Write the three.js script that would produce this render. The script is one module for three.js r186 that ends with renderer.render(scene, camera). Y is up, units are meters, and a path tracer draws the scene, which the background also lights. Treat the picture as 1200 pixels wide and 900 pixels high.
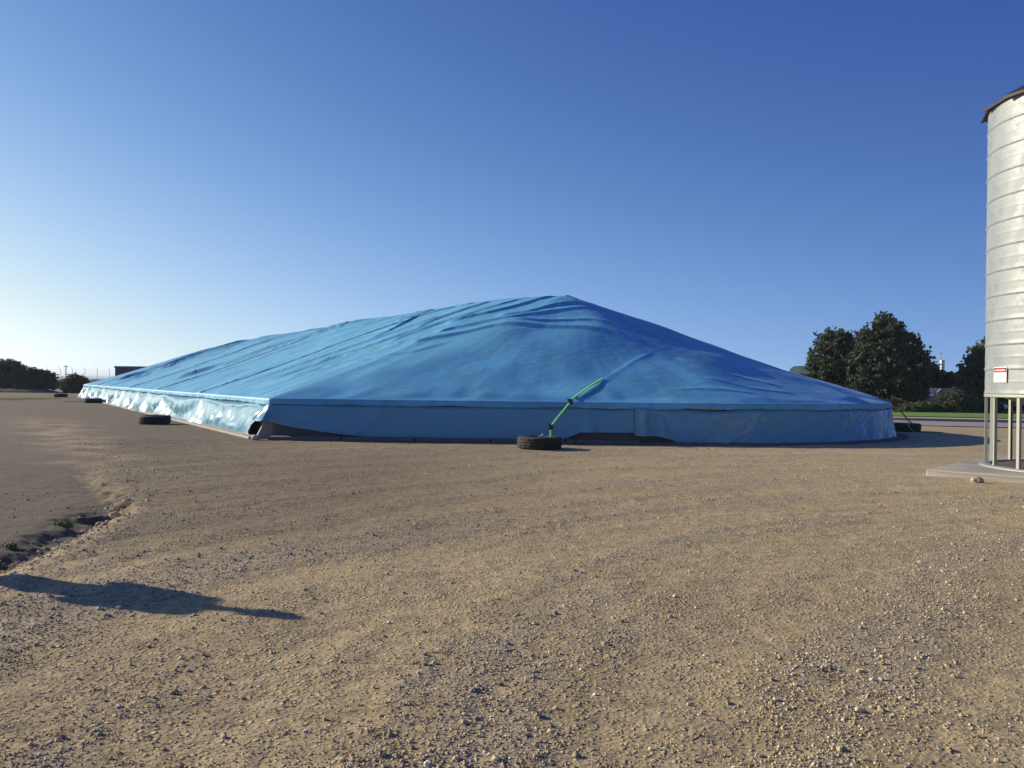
import * as THREE from 'three';
import { mergeGeometries, mergeVertices, toCreasedNormals } from 'three/addons/utils/BufferGeometryUtils.js';
import { RoundedBoxGeometry } from 'three/addons/geometries/RoundedBoxGeometry.js';
import { MarchingCubes } from 'three/addons/objects/MarchingCubes.js';
import { createNoise2D, createNoise3D } from 'simplex-noise';

// ---------------------------------------------------------------- camera, sky, sun, exposure
// plan coordinates: x to the right, d metres away from the camera (world z = -d)
const scene = new THREE.Scene();
const camera = new THREE.PerspectiveCamera(50.7, 4 / 3, 0.1, 6000);
camera.position.set(0, 1.6, 0);
camera.lookAt(0, 1.6, -10);
camera.rotateZ(0.0117);

const renderer = new THREE.WebGLRenderer({ antialias: true });
renderer.setSize(1024, 768);
renderer.toneMapping = THREE.LinearToneMapping;
renderer.toneMappingExposure = 1.2;
renderer.shadowMap.enabled = true;
renderer.shadowMap.type = THREE.PCFSoftShadowMap;

const SUN_EL = 20 * Math.PI / 180, SUN_AZ = -70.7 * Math.PI / 180;      // azimuth from straight ahead, left is negative
const sunDir = new THREE.Vector3(Math.sin(SUN_AZ) * Math.cos(SUN_EL), Math.sin(SUN_EL), -Math.cos(SUN_AZ) * Math.cos(SUN_EL));
const sun = new THREE.DirectionalLight(new THREE.Color().setRGB(1, 0.87, 0.66), 5.0);
sun.position.copy(sunDir).multiplyScalar(120).add(new THREE.Vector3(0, 0, -30));
sun.target.position.set(0, 0, -30);
sun.castShadow = true;
sun.shadow.mapSize.set(4096, 4096);
Object.assign(sun.shadow.camera, { left: -90, right: 90, top: 60, bottom: -60, near: 1, far: 320 });
sun.shadow.bias = -0.0005;
scene.add(sun, sun.target);

{ // clear morning sky: pale towards the horizon and the sun, deep blue overhead
  const W = 1024, H = 512, data = new Float32Array(W * H * 4), k = 1 / 1.2;
  for (let j = 0; j < H; j++) {
    const el = ((j + 0.5) / H - 0.5) * Math.PI, y = Math.sin(el), c = Math.cos(el), deg = Math.max(0, el * 180 / Math.PI);
    for (let i = 0; i < W; i++) {
      const a = ((i + 0.5) / W - 0.5) * 2 * Math.PI, x = c * Math.cos(a), z = c * Math.sin(a);
      const g = Math.acos(Math.min(1, Math.max(-1, x * sunDir.x + y * sunDir.y + z * sunDir.z))) * 180 / Math.PI;
      const G = Math.min(2.4, (0.03 + 0.29 * Math.exp(-deg / 11.5)) * (1 + 12 * Math.exp(-g / 30)));
      const R = G * Math.min(0.97, 0.36 + 0.5 * G), B = G > 0.9 ? 0.955 + (G - 0.9) * 0.97 : 0.19 + 1.75 * G - G * G;
      const o = (j * W + i) * 4;
      data[o] = R * k; data[o + 1] = G * k; data[o + 2] = B * k; data[o + 3] = 1;
    }
  }
  const t = new THREE.DataTexture(data, W, H, THREE.RGBAFormat, THREE.FloatType);
  t.mapping = THREE.EquirectangularReflectionMapping;
  t.magFilter = t.minFilter = THREE.LinearFilter;
  t.needsUpdate = true;
  scene.background = t;
  scene.environment = t;
}

// ---------------------------------------------------------------- helpers
function rng(seed) { let a = seed >>> 0; return () => { a = (a + 0x6D2B79F5) >>> 0; let t = a; t = Math.imul(t ^ (t >>> 15), t | 1); t ^= t + Math.imul(t ^ (t >>> 7), t | 61); return ((t ^ (t >>> 14)) >>> 0) / 4294967296; }; }
const n2 = createNoise2D(rng(11)), n3 = createNoise3D(rng(12));
const fbm = (x, y, o = 4) => { let s = 0, a = 0.5; for (let i = 0; i < o; i++) { s += a * n2(x, y); x = x * 2.03 + 7.1; y = y * 2.03 - 3.7; a *= 0.5; } return s; };
const clamp = (x, a = 0, b = 1) => Math.min(b, Math.max(a, x));
const smooth = (a, b, x) => { const t = clamp((x - a) / (b - a)); return t * t * (3 - 2 * t); };
const mix = (a, b, t) => a + (b - a) * t;
const V = (x, y, d) => new THREE.Vector3(x, y, -d);
const names = {};
function numbered(n) { const k = names[n] = (names[n] ?? -1) + 1; return k ? `${n}_${String(k).padStart(3, '0')}` : n; }
function thing(name, label, category, [x, y, d] = [0, 0, 0], turn = 0, group) {
  const o = new THREE.Group(); o.name = numbered(name); scene.add(o);
  o.position.set(x, y, -d); o.rotation.y = turn;
  tag(o, label, category, group);
  return o;
}
function tag(o, label, category, group) { o.userData = { label, category }; if (group) o.userData.group = group; return o; }
function mesh(name, geo, mat, parent = scene) {
  const m = new THREE.Mesh(geo, mat); m.name = parent === scene ? numbered(name) : name;
  m.castShadow = m.receiveShadow = true; parent.add(m); return m;
}
function struct(name, geo, mat, label) { const m = mesh(name, geo, mat); m.userData = { kind: 'structure' }; if (label) m.userData.label = label; return m; }
function std(r, g, b, roughness = 0.9, metalness = 0, extra = {}) { return new THREE.MeshStandardMaterial({ color: new THREE.Color().setRGB(r, g, b), roughness, metalness, side: THREE.DoubleSide, ...extra }); }
function box(w, h, l, x = 0, y = 0, z = 0, r = 0.01) { const g = new RoundedBoxGeometry(w, h, l, 1, Math.min(r, w / 2.1, h / 2.1, l / 2.1)); g.translate(x, y, z); return g; }
function geo(pos, idx, uv, col) {
  const g = new THREE.BufferGeometry();
  g.setAttribute('position', new THREE.Float32BufferAttribute(pos, 3));
  if (uv) g.setAttribute('uv', new THREE.Float32BufferAttribute(uv, 2));
  if (col) g.setAttribute('color', new THREE.Float32BufferAttribute(col, 3));
  g.setIndex(idx); g.computeVertexNormals(); return g;
}
function tube(points, r, seg = 8, n = 24) { return new THREE.TubeGeometry(new THREE.CatmullRomCurve3(points), n, r, seg, false); }
function plain(g) { const o = g.index ? g.toNonIndexed() : g.clone(); for (const k of Object.keys(o.attributes)) if (!['position', 'normal', 'uv'].includes(k)) o.deleteAttribute(k); return o; }
const merge = (list) => mergeGeometries(list.map(plain));
function dataTex(S, fill, srgb, rep) {
  const data = new Uint8Array(S * S * 4); fill(data);
  const t = new THREE.DataTexture(data, S, S, THREE.RGBAFormat); t.wrapS = t.wrapT = THREE.RepeatWrapping;
  t.magFilter = THREE.LinearFilter; t.minFilter = THREE.LinearMipmapLinearFilter; t.generateMipmaps = true;
  if (srgb) t.colorSpace = THREE.SRGBColorSpace;
  t.repeat.set(rep, rep); t.needsUpdate = true; return t;
}
// tileable value noise, period p cells
function tileNoise(seed, p) {
  const r = rng(seed), v = Array.from({ length: p * p }, () => r());
  return (x, y) => { const X = x * p, Y = y * p, i = Math.floor(X), j = Math.floor(Y), f = X - i, g = Y - j, u = f * f * (3 - 2 * f), w = g * g * (3 - 2 * g), at = (a, b) => v[((b % p + p) % p) * p + ((a % p + p) % p)];
    return mix(mix(at(i, j), at(i + 1, j), u), mix(at(i, j + 1), at(i + 1, j + 1), u), w); };
}

// ---------------------------------------------------------------- the heap: plan outline, ridge and form of the cover
const EAVE = 1.13;
const PL = { far: [-38, 72], A: [-6.7, 22.5] };
const frontCtl = [[-6.7, 22.5], [-3, 22.42], [0, 22.36], [3.5, 22.3], [6.6, 22.55], [9.2, 23.5], [11.0, 24.8], [12.25, 26.3], [12.95, 28.1], [12.9, 30.4], [11.8, 33]];
const outline = (() => {
  const pts = [];
  const L = Math.hypot(PL.A[0] - PL.far[0], PL.A[1] - PL.far[1]);
  for (let k = 0; k < 400; k++) pts.push([mix(PL.far[0], PL.A[0], k / 400), mix(PL.far[1], PL.A[1], k / 400)]);
  const c = new THREE.CatmullRomCurve3(frontCtl.map(([x, d]) => new THREE.Vector3(x, 0, d)), false, 'catmullrom', 0.4).getSpacedPoints(300);
  for (const p of c) pts.push([p.x, p.z]);
  for (let k = 1; k <= 300; k++) pts.push([mix(11.8, -21.7, k / 300), mix(33, 81.9, k / 300)]);
  for (let k = 1; k <= 60; k++) pts.push([mix(-21.7, PL.far[0], k / 60), mix(81.9, PL.far[1], k / 60)]);
  let s = -L; const out = [];
  pts.forEach((p, i) => { if (i) s += Math.hypot(p[0] - pts[i - 1][0], p[1] - pts[i - 1][1]); out.push([s, p[0], p[1]]); });
  return out;
})();
const S0 = outline[0][0], S1 = outline[outline.length - 1][0];
function outlineAt(s) {
  s = clamp(s, S0, S1); let a = 0, b = outline.length - 1;
  while (b - a > 1) { const m = (a + b) >> 1; if (outline[m][0] <= s) a = m; else b = m; }
  const A = outline[a], B = outline[b], t = (s - A[0]) / (B[0] - A[0]);
  return [mix(A[1], B[1], t), mix(A[2], B[2], t)];
}
function outwardAt(s) { const a = outlineAt(s - 0.12), b = outlineAt(s + 0.12), l = Math.hypot(b[0] - a[0], b[1] - a[1]) || 1; return [(b[1] - a[1]) / l, -(b[0] - a[0]) / l]; }
const ridge = [[1.9, 29.2, 4.87], [0.75, 30.2, 4.95], [-0.5, 31.6, 4.98], [-3.2, 36, 5.02], [-9, 45.6, 4.97], [-15.2, 55.7, 5.02], [-21, 65.2, 4.98], [-24.4, 70.7, 4.85]];
function ridgeAt(x, d) {
  let best = [1e9];
  for (let i = 0; i + 1 < ridge.length; i++) {
    const a = ridge[i], b = ridge[i + 1], ux = b[0] - a[0], ud = b[1] - a[1], t = clamp(((x - a[0]) * ux + (d - a[1]) * ud) / (ux * ux + ud * ud));
    const px = a[0] + ux * t, pd = a[1] + ud * t, q = Math.hypot(px - x, pd - d);
    if (q < best[0]) best = [q, px, pd, mix(a[2], b[2], t)];
  }
  return best;
}
const ridgeCache = {};
function ridgeFor(s) { // smoothed closest ridge point of an outline station
  const key = s.toFixed(3); if (ridgeCache[key]) return ridgeCache[key];
  let x = 0, d = 0, h = 0, w = 0;
  for (let k = -6; k <= 6; k++) { const p = outlineAt(s + k * 0.35), r = ridgeAt(p[0], p[1]), q = 1 - Math.abs(k) / 7; x += r[1] * q; d += r[2] * q; h += r[3] * q; w += q; }
  return ridgeCache[key] = [x / w, d / w, h / w];
}
function coverBase(s, u) { // undisturbed cover surface at station s, share u of the way up
  const p0 = outlineAt(s); let [x, d] = p0; const r = ridgeFor(s), win = 7 * smooth(0.0, 0.36, u);
  if (win > 0.05 && s > -20 && s < 44) { let X = 0, D = 0, W = 0; for (let k = -7; k <= 7; k++) { const p = outlineAt(s + k / 7 * win), q = 1 - Math.abs(k) / 8; X += p[0] * q; D += p[1] * q; W += q; } x = X / W; d = D / W; }
  const run = Math.hypot(p0[0] - r[0], p0[1] - r[1]), U = clamp(1 - Math.hypot(mix(x, r[0], u) - r[0], mix(d, r[1], u) - r[1]) / run), uu = mix(u, U, 0.4);
  const g = uu - 0.018 * Math.sin(2 * Math.PI * uu) + 0.015 * Math.sin(Math.PI * u);
  const crest = u > 0.88 ? -0.1 * Math.pow((u - 0.88) / 0.12, 2) : 0;
  const sag = 0.10 * Math.sin(Math.PI * u) * smooth(11, 15, s) * (1 - smooth(33, 40, s)) * smooth(0.35, 0.6, u);
  return [mix(x, r[0], u), EAVE + (r[2] - EAVE) * g + crest - sag, mix(d, r[1], u)];
}

// ---------------------------------------------------------------- ground: gravel yard, worn asphalt, washout between them
const washLine = [[-3.2, 4.2], [-4.05, 6.2], [-4.22, 7.4], [-4.36, 8.3], [-4.55, 9.3], [-4.95, 10.6], [-6.6, 13.2], [-10.6, 20], [-19.5, 33], [-46, 72]];
function washDist(x, d) { // [signed distance (left of the line is positive), d of the closest point]
  let best = 1e9, sg = 1, at = 0;
  for (let i = 0; i + 1 < washLine.length; i++) {
    const a = washLine[i], b = washLine[i + 1], ux = b[0] - a[0], ud = b[1] - a[1], t = clamp(((x - a[0]) * ux + (d - a[1]) * ud) / (ux * ux + ud * ud));
    const px = a[0] + ux * t, pd = a[1] + ud * t, q = Math.hypot(px - x, pd - d);
    if (q < best) { best = q; at = pd; sg = ux * (d - pd) - ud * (x - px) > 0 ? 1 : -1; }
  }
  return [best * sg, at];
}
const trackR = (x, d) => Math.hypot(x - 9.5, d - 1.0) + 0.25 * n2(x * 0.22 + 5, d * 0.22);
function track(x, d) { // wheel tracks sweeping round to the left: -1 worn .. 1 loose stones
  const r = trackR(x, d), a = Math.atan2(d - 1, x - 9.5);
  return clamp(1.5 * n2(r * 0.75, a * 0.9 + 3) + 0.7 * n2(r * 2.1 + 9, a * 2.2) + 0.25 * n2(x * 1.3, d * 1.3), -1, 1);
}
function groundY(x, d) {
  const near = 1 - smooth(40, 120, Math.hypot(x, d));
  let y = 0.012 * fbm(x * 0.9, d * 0.9, 2) * near;
  if (d > 2 && d < 26 && Math.abs(x) < 22) {
    const [w, at] = washDist(x, d);
    const fade = 1 - smooth(18, 21, d) ;
    y += fade * (0.006 * track(x, d) * smooth(0.6, -0.4, w) + (d < 14 ? 0.008 * fbm(x * 4.5, d * 4.5, 3) + 0.0025 * n2(x * 13, d * 13) : 0));
    if (at < 20) {
      const run = smooth(4.4, 6, at) * (1 - smooth(11.5, 17, at)), deep = smooth(6.3, 7.6, at) * (1 - smooth(9.6, 11.4, at));
      const wn = w + 0.10 * n2(x * 2.3, d * 2.3) + 0.05 * n2(x * 6, d * 6);
      y -= run * 0.085 * smooth(-0.08, 0.3, wn) * (1 - 0.55 * smooth(1.2, 4, wn));               // asphalt lies lower
      y -= deep * 0.10 * Math.exp(-Math.pow((wn - 0.34) / 0.26, 2));                           // scoured gutter
      y += run * 0.014 * Math.exp(-Math.pow((wn + 0.18) / 0.16, 2)) * (1 + 0.8 * n2(x * 5, d * 5));
      const hx = (x + 4.98) / 0.27, hd = (d - 10.05) / 0.24; y -= 0.26 * Math.exp(-Math.pow(hx * hx + hd * hd, 3)); // the hole
    }
  }
  return y;
}
function asphaltShare(x, d) { const [w] = washDist(x, d); return w + 0.16 * n2(x * 1.6, d * 1.6) + 0.09 * n2(x * 5, d * 5) - 0.28 - 0.5 * smooth(12, 22, d); }

const STONE_TILE = 3.2;
const stoneMaps = (() => { // loose stones pressed into dirt, tile of 3.2 m
  const S = 1400, h = new Float32Array(S * S), tone = new Float32Array(S * S).fill(0), r = rng(77), nz = tileNoise(5, 9), nz2 = tileNoise(6, 40), nz3 = tileNoise(8, 170);
  for (let j = 0; j < S; j++) for (let i = 0; i < S; i++) h[j * S + i] = 0.22 * nz2(i / S, j / S) + 0.22 * nz3(i / S, j / S);
  for (let k = 0; k < 20000; k++) {
    const cx = r() * S, cy = r() * S, rad = 1 + 5.2 * Math.pow(r(), 3.2), e = 0.6 + 0.7 * r(), th = r() * 3.14, c = Math.cos(th), s = Math.sin(th), t = 0.35 + 0.65 * r();
    if (nz(cx / S, cy / S) * 1.1 < r() * 0.9) continue;
    const R = Math.ceil(rad * 1.4);
    for (let y = -R; y <= R; y++) for (let x = -R; x <= R; x++) {
      const u = (x * c + y * s) / rad, v = (-x * s + y * c) / (rad * e), q = u * u + v * v; if (q > 1) continue;
      const o = ((Math.floor(cy + y) + S) % S) * S + (Math.floor(cx + x) + S) % S, z = 0.28 + Math.sqrt(1 - q) * rad * 0.11;
      if (z > h[o]) { h[o] = z; tone[o] = t; }
    }
  }
  const color = dataTex(S, (p) => { for (let o = 0; o < S * S; o++) { const i = o % S, j = (o / S) | 0, d = 0.72 + 0.28 * (nz2(i / S, j / S) * 0.5 + nz3(i / S, j / S) * 0.5), t = tone[o];
    const v = t ? 0.58 + 0.5 * t : d; p[o * 4] = 255 * Math.min(1, v * (t ? 0.96 : 0.98)); p[o * 4 + 1] = 255 * Math.min(1, v * 0.965); p[o * 4 + 2] = 255 * Math.min(1, v * (t > 0.7 ? 0.97 : 0.93)); p[o * 4 + 3] = 255; } }, true, 1 / STONE_TILE);
  const bump = dataTex(S, (p) => { for (let o = 0; o < S * S; o++) { p[o * 4] = p[o * 4 + 1] = p[o * 4 + 2] = 255 * clamp(h[o]); p[o * 4 + 3] = 255; } }, false, 1 / STONE_TILE);
  return { color, bump };
})();
const M = {};
M.gravel = new THREE.MeshStandardMaterial({ vertexColors: true, map: stoneMaps.color, bumpMap: stoneMaps.bump, bumpScale: 0.018, roughness: 1 });
M.asphalt = new THREE.MeshStandardMaterial({ vertexColors: true, map: stoneMaps.color, bumpMap: stoneMaps.bump, bumpScale: 0.008, roughness: 0.95 });
{
  const axis = (lo, hi, step, growLo, growHi, end0, end1) => {
    const a = []; for (let x = lo; x <= hi + 1e-6; x += step) a.push(x);
    let st = step, x = lo; const b = []; while (x > end0) { st *= growLo; x -= st; b.push(x); }
    st = step; x = hi; while (x < end1) { st *= growHi; x += st; a.push(x); }
    return [...b.reverse(), ...a];
  };
  const xs = axis(-6.6, 6.2, 0.05, 1.06, 1.06, -2500, 2500), ds = axis(2.6, 10.8, 0.045, 1.2, 1.026, -120, 4000);
  const nx = xs.length, nd = ds.length, pos = [], uv = [], col = [];
  for (let j = 0; j < nd; j++) for (let i = 0; i < nx; i++) {
    const x = xs[i], d = ds[j], y = groundY(x, d);
    pos.push(x, y, -d); uv.push(x, d);
    const far = smooth(60, 160, Math.hypot(x, d)), t = track(x, d), big = fbm(x * 0.12 + 3, d * 0.12, 3), mid = fbm(x * 0.7, d * 0.7, 3);
    let k = 1 + 0.12 * big + 0.10 * mid - 0.05 * t;
    let c = [0.58 * k, 0.462 * k, 0.262 * k];
    const grey = smooth(0.1, 0.9, t + 0.5 * mid) * 0.4; const l = (c[0] + c[1] + c[2]) / 3; c = c.map((v) => mix(v, [l * 1.04, l * 1.0, l * 0.86][0] * 1, grey * 0.6));
    const zoneTone = mix(0.97, mix(0.78, 1.02, smooth(-2, 6, x)), smooth(6.5, 12, d)); c = c.map((v) => v * zoneTone);  // gravel darker farther off on the left, slightly lighter on the right
    const w = washDist(x, d), a = asphaltShare(x, d);
    if (a > 0) { // worn asphalt, dusty
      const dust = clamp(0.42 + 0.4 * fbm(x * 0.35 + 9, d * 0.6, 3) + smooth(14, 30, d) * 0.35); c = [mix(0.085, 0.19, dust), mix(0.077, 0.158, dust), mix(0.064, 0.11, dust)];
    } else { const q = smooth(-3.2, -0.2, w[0]) * smooth(12, 20, w[1]) * 0.35; c = c.map((v, n) => mix(v, [0.26, 0.215, 0.165][n], q)); }
    const left = Math.max(smooth(-1, -10, x) * smooth(9, 16, d), 0.62 * smooth(1.5, -3.5, x) * smooth(6.2, 9, d) * smooth(24, 15, d)) * (1 - far); c = c.map((v, n) => mix(v, [0.155, 0.122, 0.082][n], left * 0.92));   // darker gravel on the left, beside the long wall
    // pale washed-out sand along the old gutter
    const sandy = Math.exp(-Math.pow((w[0] + 0.1 + 0.5 * n2(d * 0.5, 3)) / (0.22 + 0.022 * w[1]), 2)) * smooth(13, 17, w[1]) * (1 - smooth(27, 36, w[1])) * clamp(0.75 + 1.7 * fbm(x * 0.9, d * 0.5, 3));
    const bank = Math.exp(-Math.pow((w[0] + 0.05) / 0.22, 2)) * smooth(5.6, 6.8, w[1]) * (1 - smooth(9.4, 11, w[1])) * 0.75;
    c = c.map((v, n) => mix(v, [0.56, 0.44, 0.29][n], clamp(sandy * 0.75 + bank)));
    if (far > 0) { const f = 0.75 + 0.5 * fbm(x * 0.01, d * 0.006, 3); c = c.map((v, n) => mix(v, [0.25, 0.2, 0.12][n] * f, far)); }
    col.push(...c.map((v) => clamp(v, 0.02, 0.9)));
  }
  const gi = [], ai = [];
  for (let j = 0; j + 1 < nd; j++) for (let i = 0; i + 1 < nx; i++) {
    const o = j * nx + i, cx = (xs[i] + xs[i + 1]) / 2, cd = (ds[j] + ds[j + 1]) / 2;
    const list = cd > 3 && cd < 70 && cx < 4 && cx > -60 && asphaltShare(cx, cd) > 0 ? ai : gi;
    list.push(o, o + 1, o + nx, o + 1, o + nx + 1, o + nx);
  }
  const compact = (idx) => { const map = new Map(), p = [], u = [], c = [], out = idx.map((v) => { let k = map.get(v); if (k === undefined) { k = map.size; map.set(v, k); p.push(pos[v * 3], pos[v * 3 + 1], pos[v * 3 + 2]); u.push(uv[v * 2], uv[v * 2 + 1]); c.push(col[v * 3], col[v * 3 + 1], col[v * 3 + 2]); } return k; }); return geo(p, out, u, c); };
  struct('ground', compact(gi), M.gravel, 'pale brown gravel yard spread round the covered heap');
  struct('pavement', compact(ai), M.asphalt, 'dark worn asphalt on the left with a scoured edge');
}
// loose stones lying on the yard
const stoneGeos = [0, 1, 2].map((k) => { const g = mergeVertices(new THREE.IcosahedronGeometry(1, k === 2 ? 1 : 0).deleteAttribute('normal').deleteAttribute('uv')), p = g.attributes.position, r = rng(40 + k); for (let i = 0; i < p.count; i++) { const f = 0.72 + 0.5 * r(); p.setXYZ(i, p.getX(i) * f, p.getY(i) * f * 0.8, p.getZ(i) * f * 0.86); } const o = g.toNonIndexed(); o.computeVertexNormals(); return o; });
M.stone = std(1, 1, 1, 0.95);
function scatter(name, label, list, g, mat) {
  const im = new THREE.InstancedMesh(g, mat, list.length), m = new THREE.Matrix4(), q = new THREE.Quaternion(), e = new THREE.Euler(), c = new THREE.Color();
  list.forEach((s, i) => { e.set(s.t ?? 0, s.a, s.t2 ?? 0); q.setFromEuler(e); m.compose(V(s.x, s.y, s.d), q, new THREE.Vector3(s.r, s.r * (s.flat ?? 1), s.r)); im.setMatrixAt(i, m); c.setRGB(...s.c); im.setColorAt(i, c); });
  im.name = numbered(name); im.castShadow = im.receiveShadow = true; im.userData = { kind: 'stuff', label }; scene.add(im); return im;
}
{
  const r = rng(501), lists = [[], [], []];
  const shade = () => { const v = 0.26 + 0.36 * Math.pow(r(), 1.4), w = r(); return w < 0.14 ? [v * 0.55, v * 0.47, v * 0.38] : w < 0.24 ? [v * 1.6, v * 1.45, v * 1.1] : [v * 1.27, v * 1.02, v * 0.58]; };
  let n = 0;
  while (n < 230000) {
    const d = 2.9 + 19 * Math.pow(r(), 1.75), x = (r() * 2 - 1) * (d * 0.72 + 0.6);
    if (x > 7.4 && d > 13.2) continue;
    const t = track(x, d), patch = fbm(x * 0.55 + 20, d * 0.55, 3), w = washDist(x, d)[0];
    const want = clamp(0.46 + 0.2 * t + 0.5 * patch + 0.25 * n2(x * 4, d * 4)) * (w > 0.15 ? 0.1 : 1); if (r() > want + 0.05) continue;
    const size = (0.0022 + 0.0056 * Math.pow(r(), 4) + (r() < 0.008 ? 0.004 + 0.010 * r() : 0)) * (0.85 + 0.3 * clamp(t + 0.4)) * (d > 9 ? 1.12 : 1);
    lists[size > 0.0065 ? 2 : r() < 0.5 ? 0 : 1].push({ x, d, y: groundY(x, d) + size * 0.22, a: r() * 6.3, t: r() - 0.5, t2: r() - 0.5, r: size, c: shade() }); n++;
  }
  scatter('fine_gravel', 'fine loose gravel strewn over the yard', lists[0], stoneGeos[0], M.stone);
  scatter('loose_gravel', 'small loose stones strewn over the yard', lists[1], stoneGeos[1], M.stone);
  scatter('coarse_gravel', 'coarser pale stones among the loose gravel', lists[2], stoneGeos[2], M.stone);
  // rubble along the broken asphalt edge
  const rub = [];
  for (let k = 0; k < 1300; k++) {
    const at = 5.6 + 5.2 * r(); let i = 0; while (washLine[i + 1][1] < at) i++;
    const f = (at - washLine[i][1]) / (washLine[i + 1][1] - washLine[i][1]), off = (r() + r() + r() - 1.5) * 0.27 + 0.16, x = mix(washLine[i][0], washLine[i + 1][0], f) - off;
    const s = 0.005 + 0.024 * Math.pow(r(), 4.5); if (Math.hypot(x + 4.98, at - 10.0) < 0.36) continue; rub.push({ x, d: at + 0.1 * r(), y: groundY(x, at) + s * 0.2, a: r() * 6.3, t: r(), t2: r(), r: s, c: (() => { const v = 0.3 + 0.3 * r(); return [v * 1.35, v * 1.12, v * 0.74]; })() });
  }
  scatter('rubble', 'crumbled stones along the washed out asphalt edge', rub, stoneGeos[2], M.stone);
}

// ---------------------------------------------------------------- the covered heap: precast walls, cover sheets, skirts
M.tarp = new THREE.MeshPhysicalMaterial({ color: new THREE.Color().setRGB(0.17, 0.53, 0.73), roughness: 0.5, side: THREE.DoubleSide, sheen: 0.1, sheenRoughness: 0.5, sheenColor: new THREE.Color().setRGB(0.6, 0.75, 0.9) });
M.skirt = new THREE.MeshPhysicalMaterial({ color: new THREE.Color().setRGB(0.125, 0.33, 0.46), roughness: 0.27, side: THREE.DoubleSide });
M.concreteShaded = std(0.13, 0.12, 0.11, 0.95); M.concrete = std(0.42, 0.385, 0.33, 0.92);  // the first is the same concrete with the front wall shade put into its colour
{ // woven sheet: faint dust streaks and weave
  const a = tileNoise(21, 7), b = tileNoise(22, 60), c = tileNoise(23, 24);
  M.tarp.map = dataTex(512, (p) => { for (let o = 0; o < 512 * 512; o++) { const x = (o % 512) / 512, y = (o / 512 | 0) / 512, v = 0.80 + 0.12 * a(x, y) + 0.06 * b(x, y) + 0.08 * c(x, y * 0.25 % 1); const dust = a(y, x); p[o * 4] = 255 * clamp(v * (0.9 + 0.12 * dust)); p[o * 4 + 1] = 255 * clamp(v * (0.95 + 0.04 * dust)); p[o * 4 + 2] = 255 * clamp(v); p[o * 4 + 3] = 255; } }, true, 1 / 6);
  M.tarp.bumpMap = dataTex(512, (p) => { for (let o = 0; o < 512 * 512; o++) { const x = (o % 512) / 512, y = (o / 512 | 0) / 512, v = 0.6 * a(x, y) + 0.25 * c(x, y) + 0.15 * b(x, y); p[o * 4] = p[o * 4 + 1] = p[o * 4 + 2] = 255 * v; p[o * 4 + 3] = 255; } }, false, 1 / 3);
  M.tarp.bumpScale = 0.0022;
  M.concrete.bumpMap = M.tarp.bumpMap; M.concrete.bumpScale = 0.01;
}
// folds of the cover: plan polyline, height, width on the soft side, share of that width on the steep side
const folds = [
  [[[-9.6, 27.9], [-7.6, 28.0], [-5.8, 27.75], [-4.4, 27.15], [-3.1, 26.5], [-2, 26.6], [-0.6, 26.75], [0.9, 26.6], [2.2, 26.4], [3.1, 26.2], [4.4, 25.9]], 0.13, 0.7, 0.28],
  [[[-7.4, 26.1], [-6.2, 26.5], [-4.6, 25.8], [-3.2, 25.7], [-1.7, 26.2]], 0.06, 0.5, 0.4],
  [[[-2.4, 28.06], [-0.9, 28.2], [0.55, 28.7], [1.7, 29.1]], 0.15, 0.5, 0.3],
  [[[-3.6, 28.9], [-2.67, 29.6], [-1.6, 30.2], [-0.65, 30.6]], 0.12, 0.4, 0.35],
  [[[-2.6, 26.95], [-2, 27.2], [0, 27.3], [1.7, 27.7], [2.9, 28]], 0.10, 0.4, 0.35],
  [[[-0.6, 27.0], [1.4, 26.95], [2.54, 27.0], [3.7, 26.8], [4.8, 26.6]], 0.08, 0.35, 0.35],
  [[[-0.6, 27.7], [0.6, 27.8], [1.6, 28.1], [2.6, 28.4]], 0.09, 0.3, 0.4],
  [[[-4.4, 27.7], [-3.2, 28.1], [-1.8, 28.6], [-0.4, 29.3], [0.6, 29.9]], 0.10, 0.45, 0.35],
  [[[-4.8, 33.2], [-4.0, 33.6], [-3.2, 34.2]], 0.14, 0.35, 0.4],
  [[[-5.4, 29.9], [-4.7, 30.6], [-4.2, 31.8], [-3.8, 33.2]], 0.12, 0.3, 0.4],
  [[[2.48, 23.3], [3.1, 24.05], [3.7, 24.75], [4.5, 25.5]], 0.02, 0.10, 0.6],
  [[[5.0, 25.2], [6.5, 24.6], [8.2, 24.3]], 0.05, 0.35, 0.5],
  [[[5.6, 23.9], [7.0, 23.7], [8.4, 23.9]], 0.04, 0.25, 0.5],
  [[[4.6, 23.2], [5.8, 23.25], [7.2, 23.3]], 0.035, 0.2, 0.5],
];
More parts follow.
